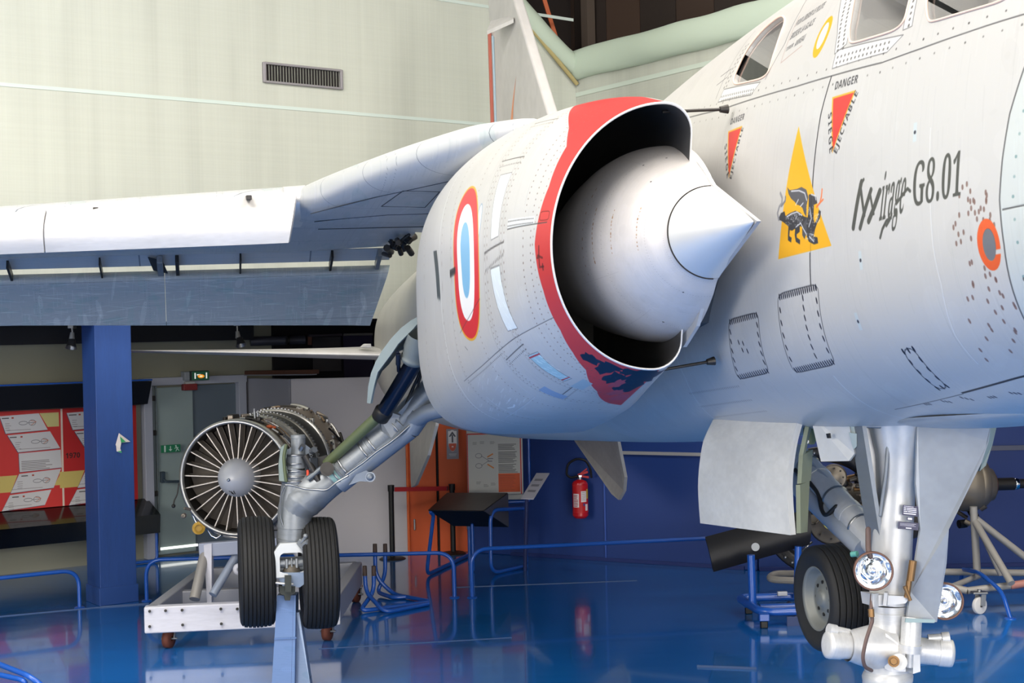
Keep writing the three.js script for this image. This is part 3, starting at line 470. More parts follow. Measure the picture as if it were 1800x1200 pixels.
// a closed half of the hull from x0 (nose end) to x1; side +1 starboard
function hullHalf(x0, x1, n, side) {
  const rows = []; for (let i = 0; i <= n; i++) rows.push(fusSection(lerp(x0, x1, i / n)));
  const skin = surf((u, v) => { const i = Math.round(u * n), j = Math.round(v * NS), [y, z] = rows[i][j]; return V3(lerp(x0, x1, u), y, side * z); }, n, NS, { w: (u, v) => [1 - u, v], flip: side > 0 });
  const closeMid = surf((u, v) => { const i = Math.round(u * n); return V3(lerp(x0, x1, u), lerp(rows[i][0][0], rows[i][NS][0], v), 0); }, n, 1, { flip: side < 0 });
  const cap = (i, fl) => { const x = lerp(x0, x1, i / n); return surf((u, v) => { const [y, z] = rows[i][Math.round(v * NS)]; return V3(x, y, side * z * u); }, 1, NS, { flip: fl }); };
  return { skin, rest: gm([closeMid, cap(0, side < 0), cap(n, side > 0)]) };
}
const FX0 = 2.6, FX1 = -2.6, FLEN = FX0 - FX1, FGIRTH = 2.75;
{
  const half = hullHalf(FX0, FX1, 130, 1);
  // cockpit windows are cut as pockets, then glazed
  const merged = gm([half.skin, half.rest]); const ev = new Evaluator(); ev.attributes = ['position', 'normal', 'uv'];
  let b = new Brush(merged); b.updateMatrixWorld();
  const panes = [];
  const hullPoint = (u, v) => { const x = FX0 + (FX1 - FX0) * u, s = fusSection(x), j = clamp(v, 0, 1) * NS, k = min(NS - 1, floor(j)), t = j - k; return V3(x, lerp(s[k][0], s[k + 1][0], t), lerp(s[k][1], s[k + 1][1], t)); };
  for (const w of WINDOWS) { // outline in hull coordinates, rounded corners
    const P = roundPoly(w.uv, 0.022, 5), mid = P.reduce((a, p) => [a[0] + p[0] / P.length, a[1] + p[1] / P.length], [0, 0]);
    const c = hullPoint(...mid), e = 0.004, n = hullPoint(mid[0] + e, mid[1]).sub(c).cross(hullPoint(mid[0], mid[1] + e).sub(c)).normalize(); if (n.z < 0) n.negate();
    const ring = P.map(([u, v]) => hullPoint(u, v)), inner = P.map(([u, v]) => hullPoint(lerp(u, mid[0], 0.04), lerp(v, mid[1], 0.04)));
    const low = ring.map((p) => p.clone().addScaledVector(n, 0.06)); const cut = plate(ring.map((p) => p.clone().addScaledVector(n, 0.08)), n.clone().multiplyScalar(-0.3));
    const cb = new Brush(cut); cb.updateMatrixWorld(); b = ev.evaluate(b, cb, SUBTRACTION); b.updateMatrixWorld();
    panes.push({ ring, n, P, mid });
  }
  jp('fuselage', b.geometry, M.hull);
  for (const { ring, n, P, mid } of panes) {
    const K = 6, N = P.length;
    jp('window_pane', surf((u, v) => { const k = Math.round(v * N) % N, q = P[k]; return hullPoint(lerp(mid[0], q[0], u), lerp(mid[1], q[1], u)).addScaledVector(n, -0.012); }, K, N), M.canopyGlass);
    jp('window_seal', tube(ring.map((p) => p.clone().addScaledVector(n, 0.001)), 0.005, N * 3, 6, true), M.seal);
  }
  const port = hullHalf(FX0, FX1, 60, -1); jp('fuselage', gm([port.skin, port.rest]), M.hullPlain);
  for (const s of [1, -1]) {
    const nose = hullHalf(6.0, FX0, 50, s); jp('nose', gm([nose.skin]), M.hullPlain);
    const tail = hullHalf(FX1, -9.4, 80, s); jp('rear_fuselage', gm([tail.skin, tail.rest]), M.rearHull);
  }
  for (const s of [1, -1]) { // exhaust nozzles
    jp('exhaust_nozzle', lathe([[0.5, 0], [0.52, 0.1], [0.5, 0.5], [0.46, 0.6], [0.43, 0.6], [0.45, 0.45], [0.46, 0.05]], V3(-9.3, 0.34, 0.56 * s), V3(-1, 0, 0), 32), M.darksteel);
  }
}
// ---- intake nacelle: D-shaped sections x, centre y, half height, inner z, outer z, corner radius
const nac = table([
  [-0.075, 0.392, 0.55, 0.885, 1.48, 0.12, 2], [-0.5, 0.41, 0.655, 0.86, 1.6, 0.14, 2.25], [-1.1, 0.40, 0.735, 0.8, 1.68, 0.16, 2.6], [-1.8, 0.37, 0.765, 0.7, 1.715, 0.2, 3.0], [-2.5, 0.34, 0.765, 0.55, 1.69, 0.25, 3.1],
  [-3.2, 0.34, 0.74, 0.4, 1.58, 0.3, 2.6], [-4.0, 0.33, 0.7, 0.3, 1.38, 0.3, 2.4], [-4.8, 0.32, 0.64, 0.2, 1.15, 0.3, 2.3],
].reverse());
const RAKE = (x) => 0.27 * clamp((x + 1.0) / 0.925, 0, 1);
function dShape(yc, hh, zi, zo, rc, n = 2) { // from inner top corner over the outside to the inner bottom corner and up the flat side
  const raw = [], zc = zi + rc, nl = n + (n - 2) * 1.3, hl = hh * (1 + 0.035 * (n - 2));
  for (let i = 0; i <= 90; i++) { const a = PI / 2 - PI * i / 90; const m = a < 0 ? nl : n; raw.push([yc + (a < 0 ? hl : hh) * spow(sin(a), 2 / m), zc + (zo - zc) * pow(max(0, cos(a)), 2 / m)]); }
  for (let i = 1; i <= 8; i++) { const a = PI / 2 * i / 8; raw.push([yc - hl + rc - rc * cos(a), zc - rc * sin(a)]); }
  for (let i = 1; i < 8; i++) raw.push([yc - hl + rc + (hl + hh - 2 * rc) * i / 8, zi]);
  for (let i = 0; i <= 8; i++) { const a = PI / 2 * i / 8; raw.push([yc + hh - rc + rc * sin(a), zc - rc * cos(a)]); }
  return raw;
}
const ND = 90 + 1 + 8 + 7 + 9 - 1;
function nacPoint(x, j, dx = 0, shrink = 0) { const [yc, hh, zi, zo, rc, n] = nac(x), s = dShape(yc, hh - shrink, zi + shrink * 0.7, zo - shrink, max(0.03, rc - shrink * 0.5), n)[j]; return V3(x + dx + RAKE(x) * (s[0] - 0.41), s[0], s[1]); }
{
  const nacelle = jgroup('intake_nacelle'); NAC = nacelle;
  const X0 = NX0, X1 = NX1, n = 90;
  jp('cowl', surf((u, v) => nacPoint(lerp(X0, X1, u), Math.round(v * ND)), n, ND, { wrapV: true, w: (u, v) => [1 - u, 1 - v] }), M.cowl, nacelle);
  // lip edge: from the outer skin round into the duct
  jp('lip_edge', surf((u, v) => { const j = Math.round(v * ND), a = u * PI, p0 = nacPoint(X0, j), p1 = nacPoint(X0, j, 0, 0.01), m = p0.clone().lerp(p1, (1 - cos(a)) / 2); m.x += 0.008 * sin(a); return m; }, 6, ND, { wrapV: true, flip: true }), M.lip, nacelle);
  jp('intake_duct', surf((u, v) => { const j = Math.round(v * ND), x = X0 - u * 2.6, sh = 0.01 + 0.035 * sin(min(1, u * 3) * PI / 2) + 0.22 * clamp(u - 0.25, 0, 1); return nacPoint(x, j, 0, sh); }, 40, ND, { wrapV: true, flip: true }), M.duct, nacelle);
  { const c = V3(-2.55, 0.33, 1.16); jp('compressor_face', lathe([[0.001, 0.05], [0.14, 0], [0.42, 0]], c, V3(1, 0, 0), 40), M.black, nacelle); }
}
// ---- half-cone shock body on the flat side plate
{
  const ax = V3(-0.998, 0.04, 0).normalize(), tip = V3(0.64, 0.366, 0.872);
  const body = [[0.187, 0.452], [0.25, 0.54], [0.312, 0.64], [0.365, 0.745], [0.405, 0.86], [0.428, 0.98], [0.437, 1.1], [0.425, 1.3], [0.38, 1.7], [0.3, 2.2]], cone = [[0.001, 0], [0.012, 0.022], [0.186, 0.447]];
  const prof = (p, nu, nv) => surf((u, v) => { const f = u * (p.length - 1), i = min(p.length - 2, floor(f)), t = f - i, q = (k) => p[clamp(k, 0, p.length - 1)]; const cr = (a, b, c, d) => 0.5 * (2 * b + (c - a) * t + (2 * a - 5 * b + 4 * c - d) * t * t + (3 * b - a - 3 * c + d) * t * t * t); const r = p.length > 4 ? cr(q(i - 1)[0], q(i)[0], q(i + 1)[0], q(i + 2)[0]) : lerp(q(i)[0], q(i + 1)[0], t), h = lerp(q(i)[1], q(i + 1)[1], t), a = -0.5 * PI * 1.08 + v * PI * 1.08; return tip.clone().addScaledVector(ax, h).add(V3(0.04 * r * sin(a), r * sin(a), r * cos(a))); }, nu, nv, { flip: true });
  const sb = jp('shock_body', prof(body, 60, 60), M.shock, NAC);
  jp('cone_tip', prof(cone, 10, 48), M.coneTip, sb);
  const seam = []; for (let k = 0; k <= 30; k++) { const a = -PI / 2 + PI * k / 30; seam.push(tip.clone().addScaledVector(ax, 0.45).add(V3(0.04 * 0.189 * sin(a), 0.189 * sin(a), 0.189 * cos(a)))); }
  jp('joint_ring', tube(seam, 0.0022, 60, 6), M.darksteel, sb);
  // side plate behind the half cone
  const o = [[0.66, 0.366], [0.2, 0.575], [0.1, 0.655], [0.03, 0.70], [-0.4, 0.80], [-0.6, -0.05], [-0.24, -0.06], [-0.06, 0.02], [0.07, 0.16]];
  jp('splitter_plate', plate(o.map(([x, y]) => V3(x, y, 0.866)), V3(0, 0, -0.016)), M.paint, NAC);
  // boundary-layer wedge between plate and hull
  jp('diverter', [plate([V3(-0.35, 0.7, 0.70), V3(-0.35, 0.05, 0.70), V3(-1.6, -0.1, 0.62), V3(-1.6, 0.85, 0.62)], V3(0, 0, 0.2)), plate([V3(0.05, 0.44, 0.72), V3(-0.35, 0.7, 0.70), V3(-0.35, 0.05, 0.70)], V3(0, 0, 0.14))], M.darkpaint, NAC);
  // slim rods from hull to nacelle, above and below
  const rod = (a, b) => gm([cyl(a, b, 0.007), cyl(b.clone().lerp(a, 0.12), b, 0.013, 0.02)]);
  jp('tie_rod', rod(V3(-0.12, 0.94, 0.96), V3(-0.12, 0.955, 0.665)), M.darksteel, NAC);
  jp('tie_rod', rod(V3(-0.34, -0.16, 0.98), V3(-0.34, -0.12, 0.69)), M.darksteel, NAC);
  for (const y of [0.72, 0.05]) jp('probe', [cyl(V3(-0.2, y, 0.9), V3(-0.2, y, 0.99), 0.006), cyl(V3(-0.2, y, 0.985), V3(-0.13, y, 0.985), 0.008)], M.darksteel, NAC);
}
// ---- wings: fixed glove, swung-out outer panel, drooped slat, lowered flaps
// blade with a rounded nose: LE and TE given by z; half thickness H, nose length e
function blade(zs, LE, TE, yMid, H, e, tail = 0.9, side = 1, nz = 40) {
  const nc = 48;
  const at1 = (v, z) => { // v 0..1 round the section from the upper rear edge over the nose to the lower rear edge
    const xl = LE(z), xt = TE(z), ch = xl - xt, t = abs(2 * v - 1), d = pow(t, 1.8) * ch, nose = min(e, ch * 0.4), hn = d < nose ? sqrt(1 - pow(1 - d / nose, 2)) : 1, r = clamp((d - (ch - tail)) / tail, 0, 1), h = H(z) * hn * (1 - 0.8 * r * r);
    return V3(xl - d, yMid(z, d) + (v < 0.5 ? h : -h), z * side);
  };
  const skin = surf((u, v) => at1(v, lerp(zs[0], zs[1], u)), nz, nc, { w: (u, v, p) => [p.x * 0.4, abs(p.z) * 0.4], flip: side < 0 });
  const ends = [0, 1].map((k) => surf((u, v) => { const z = lerp(zs[0], zs[1], k), a = at1(v / 2, z), b = at1(1 - v / 2, z); return a.lerp(b, u); }, 1, nc / 2, { flip: (k === 0) !== (side < 0) }));
  const back = surf((u, v) => { const z = lerp(zs[0], zs[1], u); return at1(0, z).lerp(at1(1, z), v); }, nz, 1, { flip: side > 0, w: (u, v, p) => [p.x * 0.4, p.z * 0.4] });
  return gm([skin, ...ends, back]);
}
const gloveLE = table([[0.6, -2.7], [0.95, -1.95], [1.17, -1.34], [1.29, -1.36], [1.67, -2.1], [2.05, -3.12], [2.27, -3.85]]);
const wingLE = (z) => (z < 2.27 ? lerp(-4.9, -3.9, clamp((z - 1.3) / 0.97, 0, 1)) : -3.9 - 0.425 * (z - 2.27)), wingTE = (z) => -6.25 - 0.2 * (z - 1.35);
for (const s of [1, -1]) {
  const wing = jgroup('wing');
  jp('wing_glove', blade([0.6, 2.27], (z) => gloveLE(z)[0], (z) => -5.0 - 0.12 * (2.27 - z), (z, d) => lerp(1.11, 1.135, clamp((z - 0.95) / 0.5, 0, 1)) - 0.012 * d, (z) => lerp(0.05, 0.115, clamp((z - 0.95) / 0.5, 0, 1)), 0.5, 1.2, s), M.wing, wing);
  jp('outer_wing', blade([1.32, s > 0 ? 7.2 : 5], wingLE, wingTE, (z, d) => 1.16 - 0.03 * d + 0.004 * (z - 1.3), (z) => lerp(0.105, 0.06, clamp((z - 1.3) / 6, 0, 1)), 0.26, 0.9, s), M.wing, wing);
  // pivot cuff between glove and outer wing
  jp('pivot_cuff', blade([2.22, 2.36], (z) => -3.8 - 0.5 * (z - 2.22), () => -4.9, (z, d) => 1.145 - 0.02 * d, () => 0.112, 0.3, 0.6, s, 4), M.coneTip, wing);
  if (s < 0) continue;
  // slat segments: bowed plates hanging ahead of the fixed leading edge
  const slat = (z0, z1) => {
    const sec = (z, v) => { const k = (z - 2.3), xt = -3.86 - 0.385 * k, yt = 1.145 - 0.011 * k, xb = -3.73 - 0.40 * k, yb = 0.832 + 0.018 * k; const a = v; return V3(lerp(xt, xb, a) + 0.11 * sin(a * PI) * (1 - 0.25 * a), lerp(yt, yb, a), z - 0.07 * (1 - v) * clamp((2.6 - z) / 0.3, 0, 1)); };
    return sheet((u, v) => sec(lerp(z0, z1, u), v), 24, 14, 0.03, true);
  };
  jp('slat', slat(2.34, 3.925), M.wingwhite, wing); jp('slat', slat(3.935, 7.0), M.wingwhite, wing);
  for (const px of [[22, 374], [170, 364], [437, 343]]) { const p = J(px[0], px[1], 9.4 + (437 - px[0]) * 0.0012); jp('slat_track', gm([bar(p.clone().add(V3(0.1, -0.03, 0)), p.clone().add(V3(-0.25, 0.02, 0)), 0.03, 0.035)]), M.darksteel, wing); }
  // shroud behind the wing, then the flaps with a slot of daylight between
  const rear = (z) => wingTE(z);
  jp('flap_shroud', sheet((u, v) => { const z = lerp(1.36, 7, u), x = rear(z) + 0.04; return V3(x - 0.16 * v, lerp(1.065, 0.988, v) + 0.006 * (z - 1.36), z); }, 30, 4, 0.012), M.wing, wing);
  const flap = (z0, z1, y0) => {
    const nc = 20, sec = (z, v) => { const t = abs(2 * v - 1), zz = z, k = (z - 1.35) / 3.15, xt = rear(z) - 0.17, yt = 0.95 + 0.006 * (z - 1.36) + (z > 3.23 ? 0.0 : 0), ch = lerp(0.56, 0.47, clamp(k, 0, 1)), d = (1 - t) * 0 + t * ch, nose = 0.1, h = 0.036 * (d < nose ? sqrt(1 - pow(1 - d / nose, 2)) : 1 - 0.85 * (d - nose) / (ch - nose)); const dir = [-0.46, -0.888], nor = [0.888, -0.46]; const q = v < 0.5 ? -h : h; return V3(xt + dir[0] * d + nor[0] * q, yt + dir[1] * d + nor[1] * q, zz + (z < 1.7 ? 0.16 * (d / ch) * (1.7 - z) / 0.36 : 0)); };
    const skin = surf((u, v) => sec(lerp(z0, z1, u), v), 40, nc, { w: (u, v, p) => [p.y * 0.7, p.z * 0.45] });
    const ends = [0, 1].map((k) => surf((u, v) => sec(lerp(z0, z1, k), v / 2).lerp(sec(lerp(z0, z1, k), 1 - v / 2), u), 1, nc / 2, { flip: k === 0 }));
    return gm([skin, ...ends]);
  };
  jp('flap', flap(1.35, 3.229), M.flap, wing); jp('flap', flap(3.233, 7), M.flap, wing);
  // hinge brackets bridging the slot
  for (const [z, w] of [[3.26, 0.05], [3.12, 0.03], [2.6, 0.015], [3.75, 0.015], [1.46, 0.035], [1.85, 0.02], [4.5, 0.02]]) { const x = rear(z); jp('flap_bracket', gm([bar(V3(x + 0.1, 1.03, z), V3(x - 0.17, 0.945, z), w, 0.07, V3(0, 0, 1))]), w > 0.03 ? M.gear : M.darksteel, wing); }
  jp('flap_bracket', plate([V3(-6.62, 1.06, 3.36), V3(-6.72, 0.955, 3.32), V3(-6.74, 0.93, 3.2), V3(-6.64, 1.03, 3.24)], V3(0.02, 0, 0)), M.darksteel, wing);
  // machinery in the open pocket between glove and nacelle
  seed = 301; const bits = []; for (let i = 0; i < 14; i++) { const p = V3(-5.3 + rr(-0.3, 0.2), 0.99 + rr(-0.06, 0.05), 1.41 + rr(-0.07, 0.05)); bits.push(cyl(p, p.clone().add(V3(rr(-0.2, 0.2), rr(-0.08, 0.08), rr(-0.1, 0.1))), rr(0.012, 0.03), undefined, 8)); }
  for (const b of bits) jp('wing_actuator', b, M.darksteel, wing);
  // small panel edges under the glove
  const low = (x, z) => V3(x, 1.135 - 0.012 * (gloveLE(z)[0] - x) - 0.1155, z), edge = (pts, closed) => jp('panel_edge', sweep(pts.map((p) => low(...p)), 0.0035, 6, closed), M.darkpaint, wing);
  edge([[-2.75, 1.5], [-2.75, 1.72], [-3.35, 1.78], [-3.35, 1.5]], true); edge([[-3.6, 1.4], [-3.7, 1.7], [-3.9, 1.95], [-4.1, 2.15]], false); edge([[-2.3, 1.45], [-3.0, 1.85], [-3.75, 2.2]], false); edge([[-4.2, 1.35], [-4.3, 1.7], [-4.45, 2.1]], false);
}
// ---- tail
{
  const fin = jgroup('tail_fin'), TH = 0.05;
  const leaf = (pts, th, bevel = 0.025) => { const sh = new THREE.Shape(pts.map(([x, y]) => new THREE.Vector2(x, y))); const g = new THREE.ExtrudeGeometry(sh, { depth: th, bevelEnabled: true, bevelThickness: bevel, bevelSize: bevel, bevelOffset: -bevel, bevelSegments: 3 }); g.translate(0, 0, -th / 2); const uv = g.attributes.uv; for (let i = 0; i < uv.count; i++) uv.setXY(i, uv.getX(i) * 0.4, uv.getY(i) * 0.4); return g; };
  jp('fin_skin', leaf([[-4.55, 0.9], [-5.04, 1.2], [-5.93, 2.2], [-7.06, 3.46], [-7.9, 4.4], [-8.35, 4.4], [-8.2, 3.42], [-8.02, 3.36], [-8.06, 0.9]], 0.05), M.wingwhite, fin);
  const rud = leaf([[0, 1.15], [0, 3.3], [-0.5, 3.3], [-0.62, 1.15]], 0.03, 0.012); rud.rotateY(-0.5); rud.translate(-8.13, 0, -0.02); jp('rudder', rud, M.wingwhite, fin);
  jp('hinge_strip', box(V3(-8.085, 2.3, 0.045), 0.05, 2.2, 0.02), std('#a9c3d2', 0.5), fin);
  jp('paint_stripe', [box(V3(-8.13, 2.4, 0.07), 0.05, 2.1, 0.03)], std('#b5604f', 0.6), fin);
  // curved orange flash
  { const P = []; for (let i = 0; i <= 12; i++) { const t = i / 12; P.push(V3(lerp(-7.35, -7.05, t) - 0.1 * sin(t * PI), lerp(2.05, 2.75, t), 0.0515)); } jp('paint_flash', surf((u, v) => { const t = u * 12, k = min(11, floor(t)), p = P[k].clone().lerp(P[k + 1], t - k); p.x -= (v - 0.5) * 0.2 * (1 - u); return p; }, 24, 1), std('#d99068', 0.6, 0, { side: THREE.DoubleSide }), fin); }
  { const a = J(856, 61, 13.4), b = J(863, 43, 13.7), c = J(903, 32, 13.3), d = J(903, 40, 13.1); jp('fin_vane', [plate([a, b, c, d], V3(0, 0.035, 0)), box(J(890, 60, 13.7), 0.05, 0.16, 0.05)], M.wingwhite, fin); }
  // tailplanes
  for (const s of [1, -1]) {
    const LE = (z) => lerp(-8.25, -9.0, (z - 1.2) / 2.5), TE = (z) => lerp(-10.1, -9.5, (z - 1.2) / 2.5), Y = (z) => lerp(0.255, 0.395, (z - 1.2) / 2.5);
    const st = jp('tailplane', blade([1.2, 3.7], LE, TE, (z, d) => Y(z) + 0.075 * d * lerp(1, 0.1, (z - 1.2) / 2.5), (z) => lerp(0.06, 0.012, (z - 1.2) / 2.5), 0.35, 1.0, s, 30), M.wingwhite);
    if (s > 0) jp('fairing', plate([J(633, 610, 14.0), J(640, 604, 14.0), J(652, 604, 13.9), J(653, 611, 13.9)], V3(-0.1, 0, 0)), M.wingwhite, st);
  }
  // canted ventral fins
  const vf = (P) => jp('ventral_fin', plate(P, V3(0, 0, 0.03)), M.rearHull);
  vf([J(724, 735, 15), J(772, 735, 13.3), J(771, 748, 13.3), J(757, 800, 13.4), J(735, 852, 13.9), J(728, 856, 14.2), J(727, 845, 14.4)]);
  vf([J(1003, 758, 15.3), J(1086, 758, 13.9), J(1090, 772, 13.9), J(1103, 838, 14), J(1101, 862, 14.1), J(1092, 878, 14.2), J(1080, 868, 14.3)]);
}
// ---- wheels and legs
function tyre(c, axis, R, w, grooves) { // profile across the tread with grooves
  const prof = []; const n = 90; const half = w / 2;
  for (let i = 0; i <= n; i++) { const a = lerp(-1, 1, i / n), h = a * half; let r = R * (1 - 0.035 * a * a) ; const e = max(0, abs(a) - 0.72) / 0.28; r -= R * 0.13 * (1 - sqrt(max(0, 1 - e * e))); for (const gpos of grooves) if (abs(a - gpos) < 0.022) r -= 0.009; prof.push([r, h]); }
  const side = (s) => [[R * 0.78, half * 0.98 * s], [R * 0.66, half * 0.86 * s], [R * 0.58, half * 0.8 * s]];
  return lathe([...side(-1).reverse(), ...prof, ...side(1)], c, axis, 72);
}
function wheel(group, c, axis, R, w, grooves, rimMat) {
  const W = jgroup('wheel', group), ax = axis.clone().normalize();
  jp('tyre', tyre(c, ax, R, w, grooves), M.rubber, W);
  const rim = []; for (const s of [1, -1]) { rim.push(lathe([[0.001, 0.34 * w], [R * 0.13, 0.34 * w], [R * 0.15, 0.3 * w], [R * 0.2, 0.24 * w], [R * 0.42, 0.18 * w], [R * 0.5, 0.2 * w], [R * 0.54, 0.36 * w], [R * 0.6, 0.42 * w], [R * 0.61, 0.36 * w], [R * 0.6, 0]], c, ax.clone().multiplyScalar(s), 40)); }
  jp('rim', rim, rimMat, W);
  const bolts = []; const b = basisFrom(ax); for (let k = 0; k < 8; k++) { const q = V3(cos(k * PI / 4), 0, sin(k * PI / 4)).multiplyScalar(R * 0.3).applyMatrix4(b).add(c); for (const s of [1, -1]) bolts.push(cyl(q.clone().addScaledVector(ax, 0.14 * w * s), q.clone().addScaledVector(ax, 0.24 * w * s), R * 0.035, undefined, 6)); }
  for (const q of bolts) jp('bolt', q, M.darksteel, W);
  return W;
}
const AX = V3(0, 0, 1);
// main gear, starboard
{
  const G = jgroup('main_gear');
  const wl = J(451, 1004, 10.35), wr = J(560, 1006, 10.3);
  const gr = [-0.78, -0.55, -0.33, -0.11, 0.11, 0.33, 0.55, 0.78];
  for (const c of [wl, wr]) wheel(G, c, AX, 0.402, 0.255, gr, M.gear);
  const ax = wl.clone().lerp(wr, 0.5);
  // lower leg, swelling into the drag arm
  const A0 = J(515, 985, 10.25), A1 = J(519, 900, 10.25), A2 = J(519, 800, 10.25), A3 = J(522, 770, 10.25);
  const g = (px, py, D = 10.2) => J(px, py, D);
  jp('lower_leg', [cyl(g(513, 960), g(514, 946), 0.106, 0.115), cyl(g(514, 946), g(516, 926), 0.112, 0.112), cyl(g(516, 926), g(518, 852), 0.117, 0.096), cyl(g(518, 852), g(518, 846), 0.094, 0.094), cyl(g(518, 846), g(520, 826), 0.084), cyl(g(520, 826), g(521, 822), 0.088), cyl(g(521, 822), g(521, 800), 0.075), lathe([[0.088, 0], [0.088, 0.016], [0.075, 0.02]], g(519, 838), V3(0, 1, 0), 32), ball(g(523, 806), 0.05), cyl(g(524, 806), g(524, 768), 0.052, 0.052), cyl(g(524, 769), g(524, 764), 0.056, 0.05)], M.gear, G);
  // blended knee between leg and beam: loft of discs
  const knee = []; { const P = [[517, 925, 0.112], [520, 898, 0.13], [530, 880, 0.15], [549, 864, 0.145], [572, 849, 0.125], [592, 838, 0.11]].map(([x, y, r]) => [g(x, y, 10.22), r]); const c = new THREE.CatmullRomCurve3(P.map((p) => p[0])); const R = (t) => { const f = t * (P.length - 1), i = min(P.length - 2, floor(f)); return lerp(P[i][1], P[i + 1][1], f - i); }; knee.push(sweep(c.getPoints(40), R, 28)); }
  jp('knee_casting', knee, M.gear, G);
  const b0 = g(588, 840, 10.2), b1 = g(706, 742, 10.1), b2 = g(790, 655, 9.95);
  const onB = (t) => b0.clone().lerp(b1, t);
  jp('drag_beam', [cyl(b0, onB(0.12), 0.112, 0.112, 28), cyl(onB(0.12), onB(0.14), 0.118, 0.118, 28), cyl(onB(0.14), onB(0.55), 0.106, 0.106, 28), cyl(onB(0.55), onB(0.57), 0.115, 0.115, 28), cyl(onB(0.57), b1, 0.111, 0.113, 28), cyl(b1, b1.clone().lerp(b2, 0.06), 0.113, 0.113, 28), cyl(b1.clone().lerp(b2, 0.06), b2, 0.1, 0.1, 28)], M.gear, G);
  jp('paint_mark', [cyl(onB(0.02), onB(0.11), 0.1135, 0.1135, 28)], std('#8db4af', 0.5), G);
  // box casting on top of the beam with a drilled web
  jp('bracket_housing', [plate([g(668, 736, 9.98), g(672, 758, 9.98), g(688, 770, 10.0), g(716, 750, 10.0), g(712, 733, 10.0), g(686, 724, 9.98)], V3(-0.2, 0, 0)), plate([g(700, 725, 9.98), g(718, 738, 10), g(760, 690, 9.95), g(745, 675, 9.95)], V3(-0.1, 0, 0))], M.gear, G);
  jp('data_plate', [plate([g(676, 739, 9.965), g(677, 743, 9.965), g(684, 737, 9.965), g(683, 734, 9.965)], V3(0.004, 0, 0))], M.black, G);
  // lower blue-grey strut beside the beam
  const s0 = g(598, 852, 10.15), s1 = g(722, 756, 10.02);
  const strut = std('#7d8692', 0.4, 0.35);
  jp('retraction_jack', [cyl(s0, s1, 0.062, 0.062, 24), cyl(s1, g(740, 728, 9.98), 0.066, 0.07, 24), pipe([g(727, 740, 10), g(752, 724, 9.9), g(790, 716, 9.8)], 0.06, 0.1, 16)], strut, G);
  jp('hinge_lug', [plate([g(625, 833, 10.1), g(642, 826, 10.1), g(656, 834, 10.1), g(652, 846, 10.1), g(632, 845, 10.1), g(612, 852, 10.1)], V3(0.05, 0, 0)), cyl(g(651, 838, 10.12), g(651, 838, 9.98), 0.035, 0.035), lathe([[0.012, 0], [0.026, 0.01], [0.03, 0.03]], g(651, 838, 9.96), V3(-1, 0, 0), 16)], strut, G);
  // green push rod with eye ends
  const green = std('#555f41', 0.5, 0.1); const p0 = g(574, 815, 10.15), p1 = g(664, 732, 9.95);
  jp('green_rod', [cyl(p0, p1, 0.036, 0.04, 20)], green, G);
  jp('rod_eye', [cyl(g(575, 824, 10.0), g(575, 824, 10.25), 0.05, 0.05, 24), cyl(g(575, 824, 9.98), g(575, 824, 10.0), 0.03, 0.03, 16), plate([g(555, 805, 10.15), g(575, 800, 10.15), g(585, 830, 10.15), g(572, 845, 10.15), g(560, 828, 10.15)], V3(-0.06, 0, 0))], M.darksteel, G);
  jp('rod_eye', [lathe([[0.035, -0.05], [0.062, -0.04], [0.066, 0.03], [0.045, 0.05]], g(672, 727, 9.93), g(735, 620, 9.6).sub(g(672, 727, 9.93)), 24)], M.darksteel, G);
  // dark hydraulic cylinder up to the bay
  jp('hydraulic_jack', [cyl(g(674, 726, 9.93), g(731, 632, 9.62), 0.056, 0.06, 24)], std('#1c2336', 0.25, 0.5), G);
  jp('jack_head', [lathe([[0.07, -0.02], [0.088, 0], [0.088, 0.02], [0.078, 0.03], [0.084, 0.05], [0.078, 0.07], [0.086, 0.09], [0.08, 0.2]], g(726, 632, 9.62), g(741, 575, 9.5).sub(g(726, 632, 9.62)), 32)], std('#767d7c', 0.5, 0.2), G);
  jp('door_link', [cyl(g(699, 618, 9.55), g(701, 652, 9.7), 0.011, 0.014), cyl(g(700, 622, 9.55), g(700, 640, 9.6), 0.017)], std('#1c2336', 0.4, 0.4), G);
  // bowed bay door
  { const top = [[735, 556], [722, 563], [705, 576], [688, 594], [672, 615], [660, 636], [652, 656], [647, 680], [645, 708]], bot = [[736, 566], [727, 577], [712, 592], [700, 604], [688, 622], [676, 638], [664, 654], [658, 676], [651, 709]];
    const f = (u, v) => { const k = u * 8, i = min(7, floor(k)), t = k - i, P = v < 0.5 ? top : bot; const D = 9.5 + 0.12 * u; const q = [lerp(P[i][0], P[i + 1][0], t), lerp(P[i][1], P[i + 1][1], t)]; return g(q[0], q[1], D + (v < 0.5 ? 0 : -0.02)); };
    jp('bay_door_edge', sheet((u, v) => f(u, v), 32, 1, 0.02), std('#788587', 0.5, 0.1), G);
    const inner = [[737, 580], [731, 592], [724, 604], [714, 612], [700, 618], [684, 640], [672, 652], [664, 668], [652, 709]];
    jp('bay_door', surf((u, v) => { const k = u * 8, i = min(7, floor(k)), t = k - i; const a = g(lerp(bot[i][0], bot[i + 1][0], t), lerp(bot[i][1], bot[i + 1][1], t), 9.5 + 0.12 * u), b = g(lerp(inner[i][0], inner[i + 1][0], t), lerp(inner[i][1], inner[i + 1][1], t), 10.0 + 0.1 * u); return a.lerp(b, v); }, 32, 6), std('#4f5d56', 0.6, 0.1, { side: THREE.DoubleSide }), G); }
  jp('bay_rib', [pipe([g(742, 640, 9.9), g(736, 660, 9.95), g(722, 690, 10), g(712, 715, 10), g(706, 728, 10)], 0.012, 0.05, 8), pipe([g(748, 635, 9.9), g(738, 665, 9.95), g(728, 700, 10)], 0.009, 0.05, 8)], M.darksteel, G);
